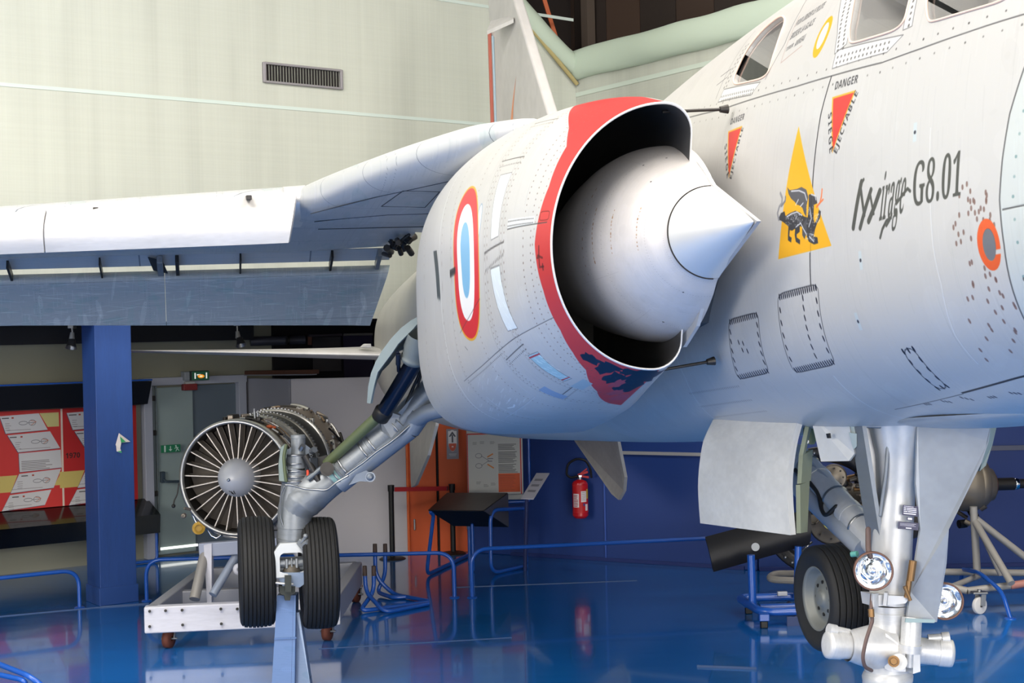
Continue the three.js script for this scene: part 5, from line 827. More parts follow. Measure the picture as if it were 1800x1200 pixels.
// ---- emergency door in the back wall
{
  const n = -2.56, q = (x, y, d = 0) => wallPt(x, y, n + d); const door = new THREE.Group(); door.name = 'door_1'; door.userData.kind = 'structure'; const A = q(256, 980), B = q(430, 980); door.position.copy(A.clone().setY(0)); door.rotation.y = TURN; scene.add(door);
  const W = hypot(A.x - B.x, A.z - B.z), H = 2.06; const fm = std('#a9adb8', 0.5), leaf = std('#93a3a0', 0.6), leaf2 = std('#5f6c76', 0.6);
  mesh('door_frame', [box(V3(0.03, H / 2, 0.05), 0.1, H, 0.14), box(V3(W - 0.03, H / 2, 0.05), 0.1, H, 0.14), box(V3(W / 2, H - 0.02, 0.05), W + 0.06, 0.09, 0.14)], fm, door);
  mesh('door_leaf', box(V3(0.08 + W * 0.21, H / 2 - 0.03, 0.03), W * 0.42, H - 0.12, 0.05), leaf, door);
  mesh('door_leaf', box(V3(W * 0.72, H / 2 - 0.03, 0.0), W * 0.46, H - 0.1, 0.05), leaf2, door);
  mesh('door_stop', [box(V3(0.1, H / 2, 0.075), 0.035, H - 0.14, 0.03), box(V3(0.14, H / 2, 0.07), 0.02, H - 0.14, 0.03)], std('#6f7a7c', 0.6), door);
  for (const y of [0.75, 1.45, 1.85]) mesh('hinge', box(V3(0.1, y, 0.095), 0.05, 0.06, 0.03), M.darksteel, door);
  mesh('panic_bar', [pipe([V3(0.2, 0.92, 0.06), V3(0.22, 0.88, 0.12), V3(W * 0.46, 0.86, 0.12), V3(W * 0.47, 0.86, 0.06)], 0.014, 0.04), box(V3(0.2, 0.93, 0.07), 0.05, 0.13, 0.05)], std('#33424c', 0.5), door);
  const gl = mesh('light_gap', box(V3(W * 0.30, 0.1, 0.06), W * 0.40, 0.028, 0.01, 0, 0.003), glow('#f6f8ee', 1.6), door);
  const signTex = canvasTex(256, 96, (g, w, h) => { g.fillStyle = '#1f7d53'; g.fillRect(0, 0, w, h); g.fillStyle = '#cfe3d8'; g.fillRect(40, 6, 22, 84); g.fillRect(118, 16, 12, 44); g.beginPath(); g.moveTo(100, 56); g.lineTo(148, 56); g.lineTo(124, 84); g.fill(); g.strokeStyle = '#cfe3d8'; g.lineWidth = 10; g.lineCap = 'round'; g.beginPath(); g.arc(196, 18, 6, 0, 7); g.stroke(); g.beginPath(); g.moveTo(200, 30); g.lineTo(212, 52); g.lineTo(236, 80); g.moveTo(212, 52); g.lineTo(196, 84); g.moveTo(182, 50); g.lineTo(202, 34); g.lineTo(226, 44); g.stroke(); });
  const es = thing('door_sign', 'small green emergency exit sign stuck on the pale door leaf', 'sign', q(300, 788, 0.11), TURN); { const w = q(283, 788, 0.1).distanceTo(q(317, 788, 0.1)); const pl = new THREE.PlaneGeometry(w, w * 0.37); pl.translate(0, 0, 0.004); mesh('plate', box(V3(0, 0, 0), w, w * 0.37, 0.006), std('#1f7d53', 0.5), es); mesh('print', pl, std('#ffffff', 0.5, 0, { map: signTex }), es); }
  const ex = thing('exit_sign', 'lit emergency exit sign with an orange glow over the door', 'sign', q(350, 660, 0.2), TURN); const exTex = canvasTex(128, 64, (g, w, h) => { g.fillStyle = '#0d3a26'; g.fillRect(0, 0, w, h); g.fillStyle = '#e8efe9'; g.fillRect(18, 10, 10, 44); g.fillRect(104, 10, 10, 44); g.fillRect(36, 20, 30, 9); g.fillStyle = '#ff9a1c'; g.beginPath(); g.ellipse(68, 36, 26, 14, 0, 0, 7); g.fill(); g.fillStyle = '#fff2b8'; g.beginPath(); g.ellipse(68, 36, 13, 7, 0, 0, 7); g.fill(); });
  { const w = 0.22, f = new THREE.PlaneGeometry(w - 0.01, 0.1); f.translate(0, 0, 0.042); mesh('case', box(V3(0, 0, 0), w, 0.11, 0.08), std('#1b2f28', 0.5), ex); mesh('lit_face', f, new THREE.MeshStandardMaterial({ color: '#222222', emissive: '#ffffff', emissiveMap: exTex, emissiveIntensity: 0.9, roughness: 0.5 }), ex); mesh('hanger', box(V3(-0.12, 0, -0.08), 0.1, 0.1, 0.12), std('#8d9396', 0.6), ex); }
  const rb = thing('alarm_box', 'dark red alarm box under the door frame', 'alarm', q(333, 680, 0.14), TURN); mesh('case', box(V3(0, 0, 0), 0.17, 0.075, 0.08), std('#7d2626', 0.5), rb); mesh('cover', box(V3(0, 0.05, 0), 0.12, 0.03, 0.06), std('#b8b8b4', 0.5), rb);
}
// ---- partitions, orange doors, blue wall
const ZP = -16.4;
{
  const dark = std('#8f9096', 0.8);
  struct('wall_partition_side', [bar(V3(-3.22, 1.02, -17.2), V3(-2.56, 1.02, ZP - 0.03), 2.04, 0.06, Up)], dark);
  struct('wall_partition', box(V3((-2.56 - 1.225) / 2, 1.02, ZP - 0.04), 1.335, 2.04, 0.08, 0, 0.004), greyWall);
  const door = new THREE.Group(); door.name = 'door_2'; door.userData.kind = 'structure'; door.position.set(-0.9, 0, ZP); scene.add(door);
  const om = std('#cf5416', 0.55), W = 0.70;
  mesh('door_leaf', box(V3(-W / 2 + 0.165, 1.02, -0.03), 0.35, 2.04, 0.05, 0, 0.004), om, door); mesh('door_leaf', box(V3(0.19, 1.02, -0.03), 0.34, 2.04, 0.05, 0, 0.004), om, door);
  mesh('door_frame', [box(V3(-W / 2 + 0.012, 1.03, 0.0), 0.03, 2.06, 0.07), box(V3(W / 2 + 0.015, 1.03, 0), 0.03, 2.06, 0.07)], std('#d9601c', 0.5), door);
  mesh('reveal', box(V3(0.006, 1.02, -0.05), 0.03, 2.04, 0.06), darkGap, door);
  for (const x of [-0.27, 0.34]) mesh('handle', box(V3(x, 0.33, 0.012), 0.022, 0.13, 0.03), M.steel, door);
  const nt = thing('door_notice', 'grey notice with an arrow in a white oval on the orange door', 'notice', at(795.5, 780, 16.34)); const ntex = canvasTex(128, 300, (g, w, h) => { g.fillStyle = '#83828c'; g.fillRect(0, 0, w, h); g.fillStyle = '#d8d8da'; g.beginPath(); g.ellipse(64, 120, 46, 105, 0, 0, 7); g.fill(); g.fillStyle = '#c24a2c'; g.beginPath(); g.ellipse(64, 150, 40, 72, 0, 0, 7); g.fill(); g.fillStyle = '#d8d8da'; g.fillRect(18, 20, 92, 125); g.beginPath(); g.ellipse(64, 70, 46, 58, 0, 0, 7); g.fill(); g.fillStyle = '#4a4e58'; g.fillRect(55, 60, 18, 75); g.beginPath(); g.moveTo(64, 24); g.lineTo(102, 74); g.lineTo(88, 80); g.lineTo(64, 52); g.lineTo(40, 80); g.lineTo(26, 74); g.fill(); g.fillStyle = '#e0c8c0'; g.fillRect(54, 170, 20, 14); g.fillStyle = '#c8c8cc'; g.fillRect(24, 248, 80, 6); g.fillRect(30, 264, 68, 5); });
  { const w = 0.137, h = 0.345, f = new THREE.PlaneGeometry(w, h); f.translate(0, 0, 0.006); mesh('backing', box(V3(0, 0, 0), w, h, 0.01), std('#83828c', 0.5), nt); mesh('print', f, std('#ffffff', 0.5, 0, { map: ntex }), nt); }
  // blue wall: a long run towards the right, then square to us
  const B0 = V3(-0.53, 0, -16.38), B1 = V3(2.5, 0, -14.72), B2 = V3(7.5, 0, -14.6), h = 2.3;
  struct('wall_blue', [bar(B0.clone().setY(h / 2), B1.clone().setY(h / 2), h, 0.08, Up), bar(B1.clone().setY(h / 2), B2.clone().setY(h / 2), h, 0.08, Up)], blueWall);
  const dirB = B1.clone().sub(B0).normalize(), nB = V3(-dirB.z, 0, dirB.x), on = (px, y) => { const r = at(px, 600, 1).sub(EYE); const k = (B0.clone().sub(EYE).dot(nB) + 0.05) / r.dot(nB); return EYE.clone().addScaledVector(r, k).setY(y); };
  struct('trim_9', bar(on(1088, 1.19), on(1300, 1.19), 0.035, 0.02, Up), std('#b7b6b4', 0.35, 0.3));
  struct('trim_10', bar(V3(2.5, 1.22, -14.66), V3(7.4, 1.22, -14.54), 0.05, 0.02, Up), std('#5f6478', 0.5));
  struct('trim_11', [bar(on(1057, 0.02), on(1057, 1.6), 0.018, 0.012, dirB)], std('#3c5db0', 0.5));
  struct('trim_12', [bar(on(890, 0.02), on(1300, 0.02), 0.04, 0.02, Up), bar(V3(2.5, 0.02, -14.66), V3(7.4, 0.02, -14.54), 0.04, 0.02, Up)], std('#1b2f6e', 0.5));
  struct('wall_gap', wallBox(3.1, TC + 2.3, -2.558, -2.5, 0.0, SOF - 0.002), darkGap);
  // fire extinguisher
  const c = on(1023, 0); c.addScaledVector(nB, 0.13);
  const fe = thing('fire_extinguisher', 'red fire extinguisher with white labels and black hose on the blue wall', 'extinguisher', c); const yy = (py) => at(1023, py, -c.z).y, R = 14 * -c.z / FPX; const yb = yy(908), yt = yy(846);
  mesh('cylinder', lathe([[0.001, yb], [R * 0.6, yb], [R * 0.75, yb - 0.012], [R, yb + 0.02], [R, yt - 0.02], [R * 0.8, yt + 0.005], [R * 0.3, yt + 0.025], [0.001, yt + 0.03]], V3(0, 0, 0), Up, 36), std('#c8171c', 0.25, 0, { clearcoat: 0.6 }), fe);
  mesh('collar', [cyl(V3(0, yt + 0.01, 0), V3(0, yt + 0.05, 0), 0.03, 0.022), box(V3(0, yt + 0.06, 0), 0.05, 0.03, 0.03)], M.chrome, fe);
  mesh('lever', [bar(V3(-0.02, yt + 0.07, 0), V3(0.09, yt + 0.105, 0), 0.025, 0.015), bar(V3(0, yt + 0.06, 0), V3(0.1, yt + 0.045, 0), 0.022, 0.012), bar(V3(0.0, yt + 0.08, 0.01), V3(0.08, yt + 0.14, 0.01), 0.014, 0.01)], std('#c8171c', 0.4), fe);
  mesh('hose', pipe([V3(-0.02, yt + 0.06, 0.02), V3(-0.10, yt + 0.045, 0.03), V3(-0.145, yt + 0.08, 0.03), V3(-0.13, yt + 0.2, 0.03), V3(-0.03, yt + 0.255, 0.03), V3(0.07, yt + 0.235, 0.03), V3(0.12, yt + 0.13, 0.03), V3(0.125, yt + 0.05, 0.03)], 0.013, 0.07, 10), M.black, fe);
  const lab = canvasTex(128, 128, (g, w, h) => { g.fillStyle = '#c8171c'; g.fillRect(0, 0, w, h); g.fillStyle = '#e9e2e0'; g.fillRect(4, 40, 44, 62); g.fillRect(62, 28, 40, 50); g.fillRect(92, 88, 24, 30); g.fillStyle = '#d8c23c'; g.fillRect(104, 20, 20, 44); g.fillStyle = '#b03a3c'; printLines(g, 8, 46, 36, 8, 7, '#b03a3c', 3); g.fillStyle = '#4a4a88'; g.fillRect(76, 84, 14, 12); printLines(g, 66, 34, 30, 5, 8, '#a88', 2); });
  mesh('label', surf((u, v) => { const a = lerp(-1.1, 1.3, u); return V3((R + 0.001) * sin(a), lerp(yb + 0.05, yt - 0.03, v), (R + 0.001) * cos(a)); }, 20, 1, { flip: false }), std('#ffffff', 0.4, 0, { map: lab }), fe);
  mesh('bracket', box(V3(0, (yb + yt) / 2, -0.08), 0.08, 0.1, 0.05), M.darksteel, fe);
}
// ---- storage seen over the partition
{
  const d = thing('duct_pipe', 'grey duct lying in the dark above the partition', 'duct', at(488, 598, 17)); wpart('casing', [cyl(at(440, 600, 17), at(536, 597, 17.2), 0.055, 0.055, 24)], std('#4a4b55', 0.5, 0.3), d); wpart('band', [cyl(at(504, 598, 17.03), at(508, 598, 17.04), 0.06, 0.06, 24)], M.darksteel, d);
  const b = thing('wooden_board', 'brown board lying along the top of the grey partition', 'board', at(495, 660, 17)); wpart('plank', bar(at(436, 655, 16.95), at(555, 653, 16.3), 0.05, 0.12, Up), std('#4f3020', 0.8), b); wpart('edge_strip', bar(at(436, 659, 16.93), at(550, 658, 16.28), 0.012, 0.13, Up), std('#777a80', 0.6), b);
  const c = thing('storage_crate', 'brown crate edge beside the grey duct in the dark gap', 'crate', at(545, 598, 17.2)); wpart('side', bar(at(545, 590, 17.2), at(545, 606, 17.2), 0.05, 0.06, Xd), std('#5a3626', 0.8), c); wpart('top', bar(at(541, 590, 17.2), at(600, 588, 17.3), 0.03, 0.2, Up), std('#2a2228', 0.8), c); wpart('panel', box(at(575, 622, 17.4), 0.35, 0.42, 0.05), std('#2d2a2e', 0.8), c);
  const e = thing('violet_screen', 'dark violet cloth screen standing above the partition beside the tailplane', 'screen', at(630, 630, 17.3)); wpart('cloth', box(at(630, 628, 17.3), 0.36, 0.56, 0.03), std('#1b1530', 0.85), e); wpart('rail', bar(at(604, 588, 17.25), at(656, 587, 17.25), 0.03, 0.03), M.darksteel, e);
}
// ---- ceiling spotlights
for (const [px, py, dx, D, label] of [[127, 584, 0, 14.6, 'small silver ceiling spotlight left of the blue pillar'], [417, 582, 6, 15.6, 'small silver ceiling spotlight right of the blue pillar']]) {
  const p = at(px, py, D); const t = thing('spotlight', label, 'spotlight', V3(p.x, SOF - 0.003, p.z)); const y = p.y - SOF;
  mesh('stem', [cyl(V3(0, y, 0), V3(0, 0, 0), 0.012), box(V3(0, -0.02, 0), 0.06, 0.04, 0.12)], M.steel, t); mesh('arm', [cyl(V3(0, y, 0), V3(dx * 0.002, y - 0.07, 0.02), 0.02, 0.03)], M.gearwhite, t);
  mesh('lamp_head', lathe([[0.02, -0.05], [0.035, -0.04], [0.04, 0.0], [0.055, 0.045], [0.06, 0.05], [0.05, 0.05], [0.03, 0]], V3(dx * 0.006, y - 0.11, 0.03), V3(dx * 0.05, -1, 0.4), 24), M.steel, t);
}
// ---- blue crowd rails
const RAILH = 0.43, rr0 = 0.019;
const rail = (label, pts, group) => { const base = pts.reduce((a, p) => a.add(p), V3(0, 0, 0)).multiplyScalar(1 / pts.length).setY(0); const t = thing('crowd_rail', label, 'rail', base, 0, group); wpart('tube', pipe(pts, rr0, 0.17, 12), M.bluepaint, t); return t; };
const feet = (t, list) => { for (const p of list) wpart('foot', lathe([[0.001, 0.012], [0.045, 0.01], [0.05, 0]], p.clone().setY(0), Up, 20), M.bluepaint, t); };
{
  const f = (x, y) => atY(x, y, 0), h = (x, y, k = RAILH) => atY(x, y, k);
  let a = f(140, 1068); feet(rail('low blue tube rail left of the blue pillar', [h(-260, 1043, 0.36), a.clone().setY(0.36), a]), [a]);
  a = f(258, 1056); let b = f(799, 1050); feet(rail('long low blue tube rail running behind the white engine trolley', [a, a.clone().setY(0.4), b.clone().setY(RAILH), b]), [a, b]);
  a = f(830, 1050); b = h(1500, 934, 0.45); feet(rail('low blue tube rail under the aircraft, before the blue wall', [a, a.clone().setY(0.46), b, b.clone().setY(0)]), [a, b]);
  a = f(1776, 1087); const e1 = at(1722, 1006, 12.6), e2 = at(1762, 1040, 12.2); const t4 = rail('bent end of a blue tube rail beside the grey engine stand', [a, e2, e1, at(1690, 1000, 13.4), f(1690, 1030)]); feet(t4, [a, f(1690, 1030)]);
  const n0 = atY(-120, 1120, 0.3), n1 = atY(52, 1188, 0.3); const t5 = rail('blue tube rail end in the bottom left corner, nearest the camera', [n0, n1, atY(84, 1212, 0.2), atY(100, 1260, 0.0)]); wpart('lower_tube', pipe([atY(-160, 1150, 0.22), n1.clone().add(V3(-0.02, -0.03, 0)), atY(40, 1225, 0.1)], rr0 * 0.9, 0.1, 10), M.bluepaint, t5); 
}
// ---- tubular sign foot between the trolley and the door
{
  const t = thing('sign_foot', 'blue bent-tube sign stand with dark capped stubs, beside the trolley', 'stand', atY(690, 1060, 0)); const q = (x, y, k = 0.022) => atY(x, y, k), u = (x, y, D) => at(x, y, D);
  const r = 0.02, caps = [];
  const P1 = [u(641, 1000, 13.1), u(643, 1040, 13.1), q(676, 1076), q(752, 1061)], P2 = [u(657, 1000, 13.15), u(657, 1040, 13.15), q(632, 1074), q(752, 1058)], P3 = [u(659, 961, 13.7), u(660, 1013, 13.7), q(691, 1044), q(752, 1056)], P4 = [u(677, 961, 13.75), u(677, 1012, 13.75), u(662, 1040, 13.75), q(690, 1050), q(712, 1049)];
  for (const P of [P1, P2, P3, P4]) { wpart('tube', pipe(P, r, 0.1, 10), M.bluepaint, t); wpart('cap', cyl(P[0].clone().add(V3(0, -0.06, 0)), P[0].clone().add(V3(0, 0.03, 0)), 0.022, 0.02), std('#4a3a33', 0.6), t); }
}
// ---- posts with a red belt
{
  const a = atY(690, 982, 0), b = atY(797, 973, 0); const mk = (p, label, top) => { const t = thing('barrier_post', label, 'barrier post', p, 0); mesh('pole', cyl(V3(0, 0.02, 0), V3(0, top, 0), 0.03, 0.03, 20), M.black, t); mesh('head', cyl(V3(0, top - 0.02, 0), V3(0, top + 0.05, 0), 0.037, 0.037, 20), M.black, t); mesh('base', lathe([[0.001, 0.03], [0.12, 0.02], [0.15, 0.005], [0.15, 0]], V3(0, 0, 0), Up, 32), M.black, t); return t; };
  const ya = at(690, 860, -a.z).y, yb = at(797, 858, -b.z).y;
  mk(a, 'black belt post in front of the grey partition', ya); mk(b, 'black belt post in front of the orange door', yb);
  const belt = thing('barrier_belt', 'red belt stretched between the two black posts', 'belt', a.clone().lerp(b, 0.5)); wpart('webbing', bar(V3(a.x + 0.04, ya, a.z), V3(b.x - 0.04, yb, b.z), 0.05, 0.004, Up), std('#a8141c', 0.6), belt); wpart('clip', box(V3(b.x - 0.055, yb, b.z), 0.02, 0.055, 0.02), M.black, belt);
}
// ---- wedge-shaped desk on blue tube legs
{
  const D0 = 14.6, D1 = 15.1; const L = [at(753, 897, D0), at(786, 867, D1), at(797, 924, D1)], Rr = [at(850, 898, D0), at(892, 867, D1), at(893, 926, D1)];
  const t = thing('reading_desk', 'black wedge-shaped reading desk on blue tube legs before the orange door', 'desk', at(820, 960, 14.9).setY(0));
  const w = [plate([L[0], L[1], Rr[1], Rr[0]], V3(0, 0.001, 0)), plate([L[0], Rr[0], Rr[2], L[2]], V3(0, -0.001, 0)), plate([L[1], L[2], Rr[2], Rr[1]], V3(0, 0, -0.001))];
  wpart('top', plate([L[0], L[1], Rr[1], Rr[0]], V3(0, 0.008, 0.004)), std('#2b2320', 0.35), t); wpart('body', w, M.black, t); wpart('end_panel', plate([Rr[0], Rr[1], Rr[2]], V3(0.008, 0, 0)), std('#4b4d55', 0.5), t);
  const y = 0.022, q = (x, yy) => atY(x, yy, y);
  wpart('leg', pipe([at(757, 900, 14.62), at(762, 905, 14.65), q(763, 972).setZ(-14.75), q(830, 972)], 0.02, 0.12, 12), M.bluepaint, t);
  wpart('leg', pipe([at(922, 893, 15.2), at(862, 896, 14.75), at(862, 970, 14.75).setY(y), at(924, 974, 15.2).setY(y)], 0.02, 0.14, 12), M.bluepaint, t);
  wpart('leg', pipe([at(830, 922, 15.0), at(831, 970, 15.0).setY(y)], 0.018, 0.1, 10), M.bluepaint, t);
}
// ---- information panel and tilted plate
{
  const D = 15.55; const p = at(870, 812, D); const t = thing('information_panel', 'white information panel with engine diagrams and red border, on a blue tube frame', 'panel', p.clone().setY(0), 0);
  const tex = canvasTex(384, 460, (g, w, h) => { g.fillStyle = '#c5c5bd'; g.fillRect(0, 0, w, h); seed = 21; g.fillStyle = '#c83228'; g.fillRect(0, 34, w, 9); g.fillRect(0, 34, 6, h); g.fillRect(w - 16, 34, 8, h); for (let i = 0; i < 6; i++) { const x = [40, 90, 160, 60, 110, 160][i], y = [95, 90, 92, 370, 390, 380][i]; printLines(g, x, y, 36, 3, 7, '#8d8c86', 3); } g.strokeStyle = '#6d6d72'; g.lineWidth = 3; for (const y of [190, 260]) { g.beginPath(); g.ellipse(80, y, 22, 16, 0, 0, 7); g.moveTo(96, y); g.lineTo(150, 225); g.stroke(); } g.strokeStyle = '#cc7a34'; g.lineWidth = 9; g.beginPath(); g.moveTo(140, 200); g.lineTo(180, 178); g.moveTo(140, 250); g.lineTo(184, 278); g.stroke(); g.fillStyle = '#77767c'; g.fillRect(140, 208, 40, 6); g.fillRect(140, 226, 34, 6); printLines(g, 216, 112, 140, 5, 9, '#55544f', 4); printLines(g, 216, 165, 140, 9, 9, '#55544f', 4); printLines(g, 216, 252, 140, 7, 9, '#55544f', 4); g.fillStyle = '#d5541c'; g.fillRect(214, 316, 150, 130); printLines(g, 222, 330, 120, 10, 11, '#a8421a', 3); });
  const W = 97 * D / FPX, y1 = at(870, 752, D).y, y0 = at(870, 868, D).y; const f = new THREE.PlaneGeometry(W, y1 - y0); f.translate(0, (y0 + y1) / 2, 0.022); mesh('board', box(V3(0, (y0 + y1) / 2, 0), W + 0.01, y1 - y0, 0.03), std('#a9a9a2', 0.6), t); mesh('print', f, std('#ffffff', 0.55, 0, { map: tex }), t); mesh('lower_strip', box(V3(0.2, y0 - 0.035, 0.0), 0.2, 0.06, 0.02), std('#b9b9b4', 0.6), t);
  mesh('frame', pipe([V3(W / 2 + 0.07, y1 + 0.2, 0), V3(W / 2 + 0.07, y0 - 0.09, 0), V3(W / 2 - 0.2, y0 - 0.09, 0)], 0.017, 0.05), M.bluepaint, t); for (const x of [W / 2 + 0.02, -W / 2]) mesh('leg', cyl(V3(x, 0, -0.05), V3(x, y0 - 0.05, -0.05), 0.018), M.bluepaint, t);
  const s = thing('caption_plate', 'tilted white caption plate on a stand beside the wedge desk', 'plate', at(928, 960, 15).setY(0)); const q = [at(943, 831, 15.2), at(966, 831, 15.1), at(938, 876, 14.8), at(916, 875, 14.9)];
  wpart('plate', plate(q, V3(-0.002, -0.012, -0.004)), std('#c4c3cc', 0.5), s); const mm = (u, v) => q[0].clone().lerp(q[1], u).lerp(q[3].clone().lerp(q[2], u), v).add(V3(0.001, 0.004, 0.002)); for (let i = 0; i < 3; i++) wpart('print', plate([mm(0.2, 0.25 + i * 0.22), mm(0.8, 0.25 + i * 0.22), mm(0.8, 0.33 + i * 0.22), mm(0.2, 0.33 + i * 0.22)], V3(0, 0.001, 0)), std('#8b8a93', 0.6), s); wpart('stand', [cyl(at(926, 876, 14.9), at(922, 960, 15.0).setY(0), 0.02)], std('#26305e', 0.5), s);
}
// ---- steel trestle carrying the main gear
{
  const t = thing('jacking_trestle', 'scuffed blue steel trestle under the main wheels', 'trestle', at(512, 1100, 10.2).setY(0)); const blue = std('#7c9fd8', 0.42, 0.15, { map: wingMap }), D = 10.1;
  const v = (x, y, d = D) => at(x, y, d), fl = (x, d) => at(x, 1200, d).setY(0.0);
  wpart('post', [plate([v(487, 1046, 10.12), v(520, 1046, 10.12), fl(517, 10.0), fl(476, 10.0)], V3(0, 0, -0.14))], blue, t);
  wpart('brace', [plate([v(521, 1076, 10.16), v(526, 1076, 10.16), fl(548, 9.95), fl(517, 10.05)], V3(0, 0, -0.1))], std('#a5bbdf', 0.4, 0.15, { map: wingMap }), t);
  wpart('collar', [plate([v(482, 1121, 10.06), v(521, 1119, 10.06), v(521, 1122, 10.06), v(482, 1124, 10.06)], V3(0, 0, 0.004))], blue, t);
  wpart('foot_plate', box(fl(510, 10.05).setY(0.012), 0.4, 0.024, 0.35), blue, t);
}

// ---- strip lamps under the gallery, hidden behind the aircraft
for (const [x, z, w, label] of [[0.2, -16.12, 1.4, 'white strip lamp under the gallery above the orange doors'], [3.6, -14.3, 2.2, 'long white strip lamp under the gallery along the blue wall']]) {
  const t = thing('strip_lamp', label, 'lamp', V3(x, 2.62, z)); mesh('housing', box(V3(0, 0.04, 0), w + 0.1, 0.06, 0.16), M.white, t); mesh('diffuser', box(V3(0, 0, 0), w, 0.03, 0.12), glow('#fff6ea', 3), t);
  const L = new THREE.RectAreaLight('#fff6ea', 20, w, 0.12); L.position.set(0, -0.02, 0); L.rotation.x = -PI / 2; t.add(L);
}
// ---- jet engine on its trolley
{
  const C = at(413, 840, 12.3), a = 9 * PI / 180, aft = V3(sin(a), 0, -cos(a)), fwd = aft.clone().negate(), R = 0.508;
  const t = thing('jet_engine', 'bare jet engine with silver vanes and nose bullet, on the white trolley', 'engine', C.clone().setY(0.62));
  const side = V3(0, 1, 0).cross(aft).normalize(), pt = (r, th, h) => C.clone().addScaledVector(aft, h).addScaledVector(Up, r * sin(th)).addScaledVector(side, -r * cos(th));
  const lt = (name, prof, mat, seg = 72) => wpart(name, lathe(prof, C, aft, seg), mat, t);
  const alu = std('#b7b5b0', 0.3, 0.75), blade = std('#77706a', 0.42, 0.35), blade2 = std('#8a827a', 0.4, 0.35), bronze = std('#9a8f82', 0.38, 0.65), band = std('#2f302e', 0.45, 0.5);
  lt('inlet_ring', [[R * 0.925, 0.06], [R * 0.93, 0.0], [R * 0.96, -0.012], [R, 0.0], [R, 0.08], [R * 0.98, 0.1]], alu);
  lt('inner_casing', [[R * 0.925, 0.02], [R * 0.91, 0.35]], M.darksteel); wpart('back_disc', lathe([[0.001, 0.33], [R * 0.93, 0.34]], C, aft, 48), M.black, t);
  lt('nose_bullet', [[0.001, -0.155], [0.02, -0.15], [0.05, -0.135], [0.095, -0.1], [0.135, -0.05], [0.16, 0.01], [0.172, 0.06], [0.175, 0.2]], std('#dadadb', 0.42, 0.3), 48);
  wpart('nose_bolt', [lathe([[0.001, -0.172], [0.012, -0.168], [0.016, -0.155], [0.016, -0.145]], C, aft, 20)], M.chrome, t);
  { const m = []; for (const [x, y, l] of [[-0.02, -0.1, 0.05], [0.005, -0.105, 0.04], [0.02, -0.1, 0.03], [-0.005, -0.115, 0.03]]) { const z = -0.09 + 0.015; m.push(bar(pt(hypot(x, y), Math.atan2(y, -x), -0.096), pt(hypot(x, y - l * 0.6), Math.atan2(y - l * 0.6, -x), -0.056), 0.008, 0.004)); } const mark = wpart('painted_mark', m, M.black, t); mark.userData.kind = 'stuff'; }
  const NV = 27; // guide vanes in front, broad twisted rotor blades behind
  for (let k = 0; k < NV; k++) {
    const th = (k + 0.35) / NV * 2 * PI; const r0 = 0.165, r1 = R * 0.93;
    const tang = pt(1, th + PI / 2, 0).sub(C);
    const s1 = (u, v) => { const r = lerp(r0, r1, u), c = pt(r, th, 0.03 + v * 0.12); return c; };
    wpart('guide_vane', [sheet(s1, 3, 2, 0.009)], M.vane ?? (M.vane = std('#bab2a8', 0.3, 0.7)), t);
    wpart('rotor_blade', sheet((u, v) => { const r = lerp(r0, R * 0.91, u), tw = lerp(0.85, 0.42, u), w = lerp(0.05, 0.115, u); const q = (v - 0.5) * w; const c = pt(r, th + 0.1 + q * cos(tw * 0.4) / r, 0.17 + q * sin(tw + 0.5) * 0.8 + 0.012 * sin(v * PI)); return c; }, 8, 4, 0.006), k % 2 ? blade : blade2, t);
  }
  // casing rings behind the inlet
  lt('front_casing', [[R * 0.97, 0.1], [R * 0.93, 0.12], [R * 0.93, 0.3], [R * 0.96, 0.31], [R * 0.99, 0.33], [R * 0.99, 0.36]], bronze);
  lt('casing_ring', [[R * 0.99, 0.36], [R * 1.0, 0.38], [R * 0.97, 0.52], [R * 0.98, 0.54], [R * 1.01, 0.55], [R * 1.01, 0.58]], alu);
  lt('dark_band', [[R * 0.99, 0.58], [R * 1.0, 0.7], [R * 1.0, 0.78]], band);
  lt('casing_ring', [[R * 1.0, 0.78], [R * 1.03, 0.79], [R * 1.03, 0.82], [R * 1.0, 0.83]], std('#77756f', 0.4, 0.6));
  lt('dark_band', [[R * 1.0, 0.83], [R * 1.02, 0.98], [R * 1.02, 1.1]], band);
  lt('casing_ring', [[R * 1.02, 1.1], [R * 1.06, 1.11], [R * 1.06, 1.14], [R * 1.02, 1.15], [R * 1.02, 1.2]], alu);
  lt('rear_casing', [[R * 1.03, 1.2], [R * 1.04, 1.5], [R * 1.05, 1.52], [R * 1.05, 1.56], [R * 0.98, 1.6], [R * 0.9, 1.9], [R * 0.8, 2.1], [0.001, 2.12]], bronze);
  // rows of bolts, too small to tell apart
  const bolts = []; for (const [r, h, n, s] of [[1.0, 0.345, 90, 0.008], [1.02, 0.565, 80, 0.008], [1.035, 0.805, 100, 0.009], [1.065, 1.125, 100, 0.01], [1.055, 1.54, 90, 0.01]]) for (let k = 0; k < n; k++) { const g = new THREE.CylinderGeometry(s, s, 0.03, 6); g.rotateX(PI / 2); g.rotateY(-a); const p = pt(R * r, k / n * 2 * PI, h); g.translate(p.x, p.y, p.z); bolts.push(g); }
  tag(wpart('bolt_rows', bolts, M.steel, t), null, null, null, 'stuff');
  // pipes, valves and brackets over the casing
  seed = 555; const mess = []; const pm = [bronze, alu, M.darksteel, M.steel, std('#7d6a55', 0.5, 0.4)];
  for (let i = 0; i < 34; i++) { const th = rr(0.15, 1.9), h = rr(0.14, 0.34), th2 = th + rr(-0.5, 0.5), h2 = clamp(h + rr(-0.1, 0.1), 0.13, 0.34); const P = []; for (let k = 0; k <= 5; k++) P.push(pt(R * (1.0 + 0.02 * sin(i)), lerp(th, th2, k / 5), lerp(h, h2, k / 5))); wpart('fuel_pipe', sweep(P, rr(0.006, 0.013), 7), pm[i % 5], t); }
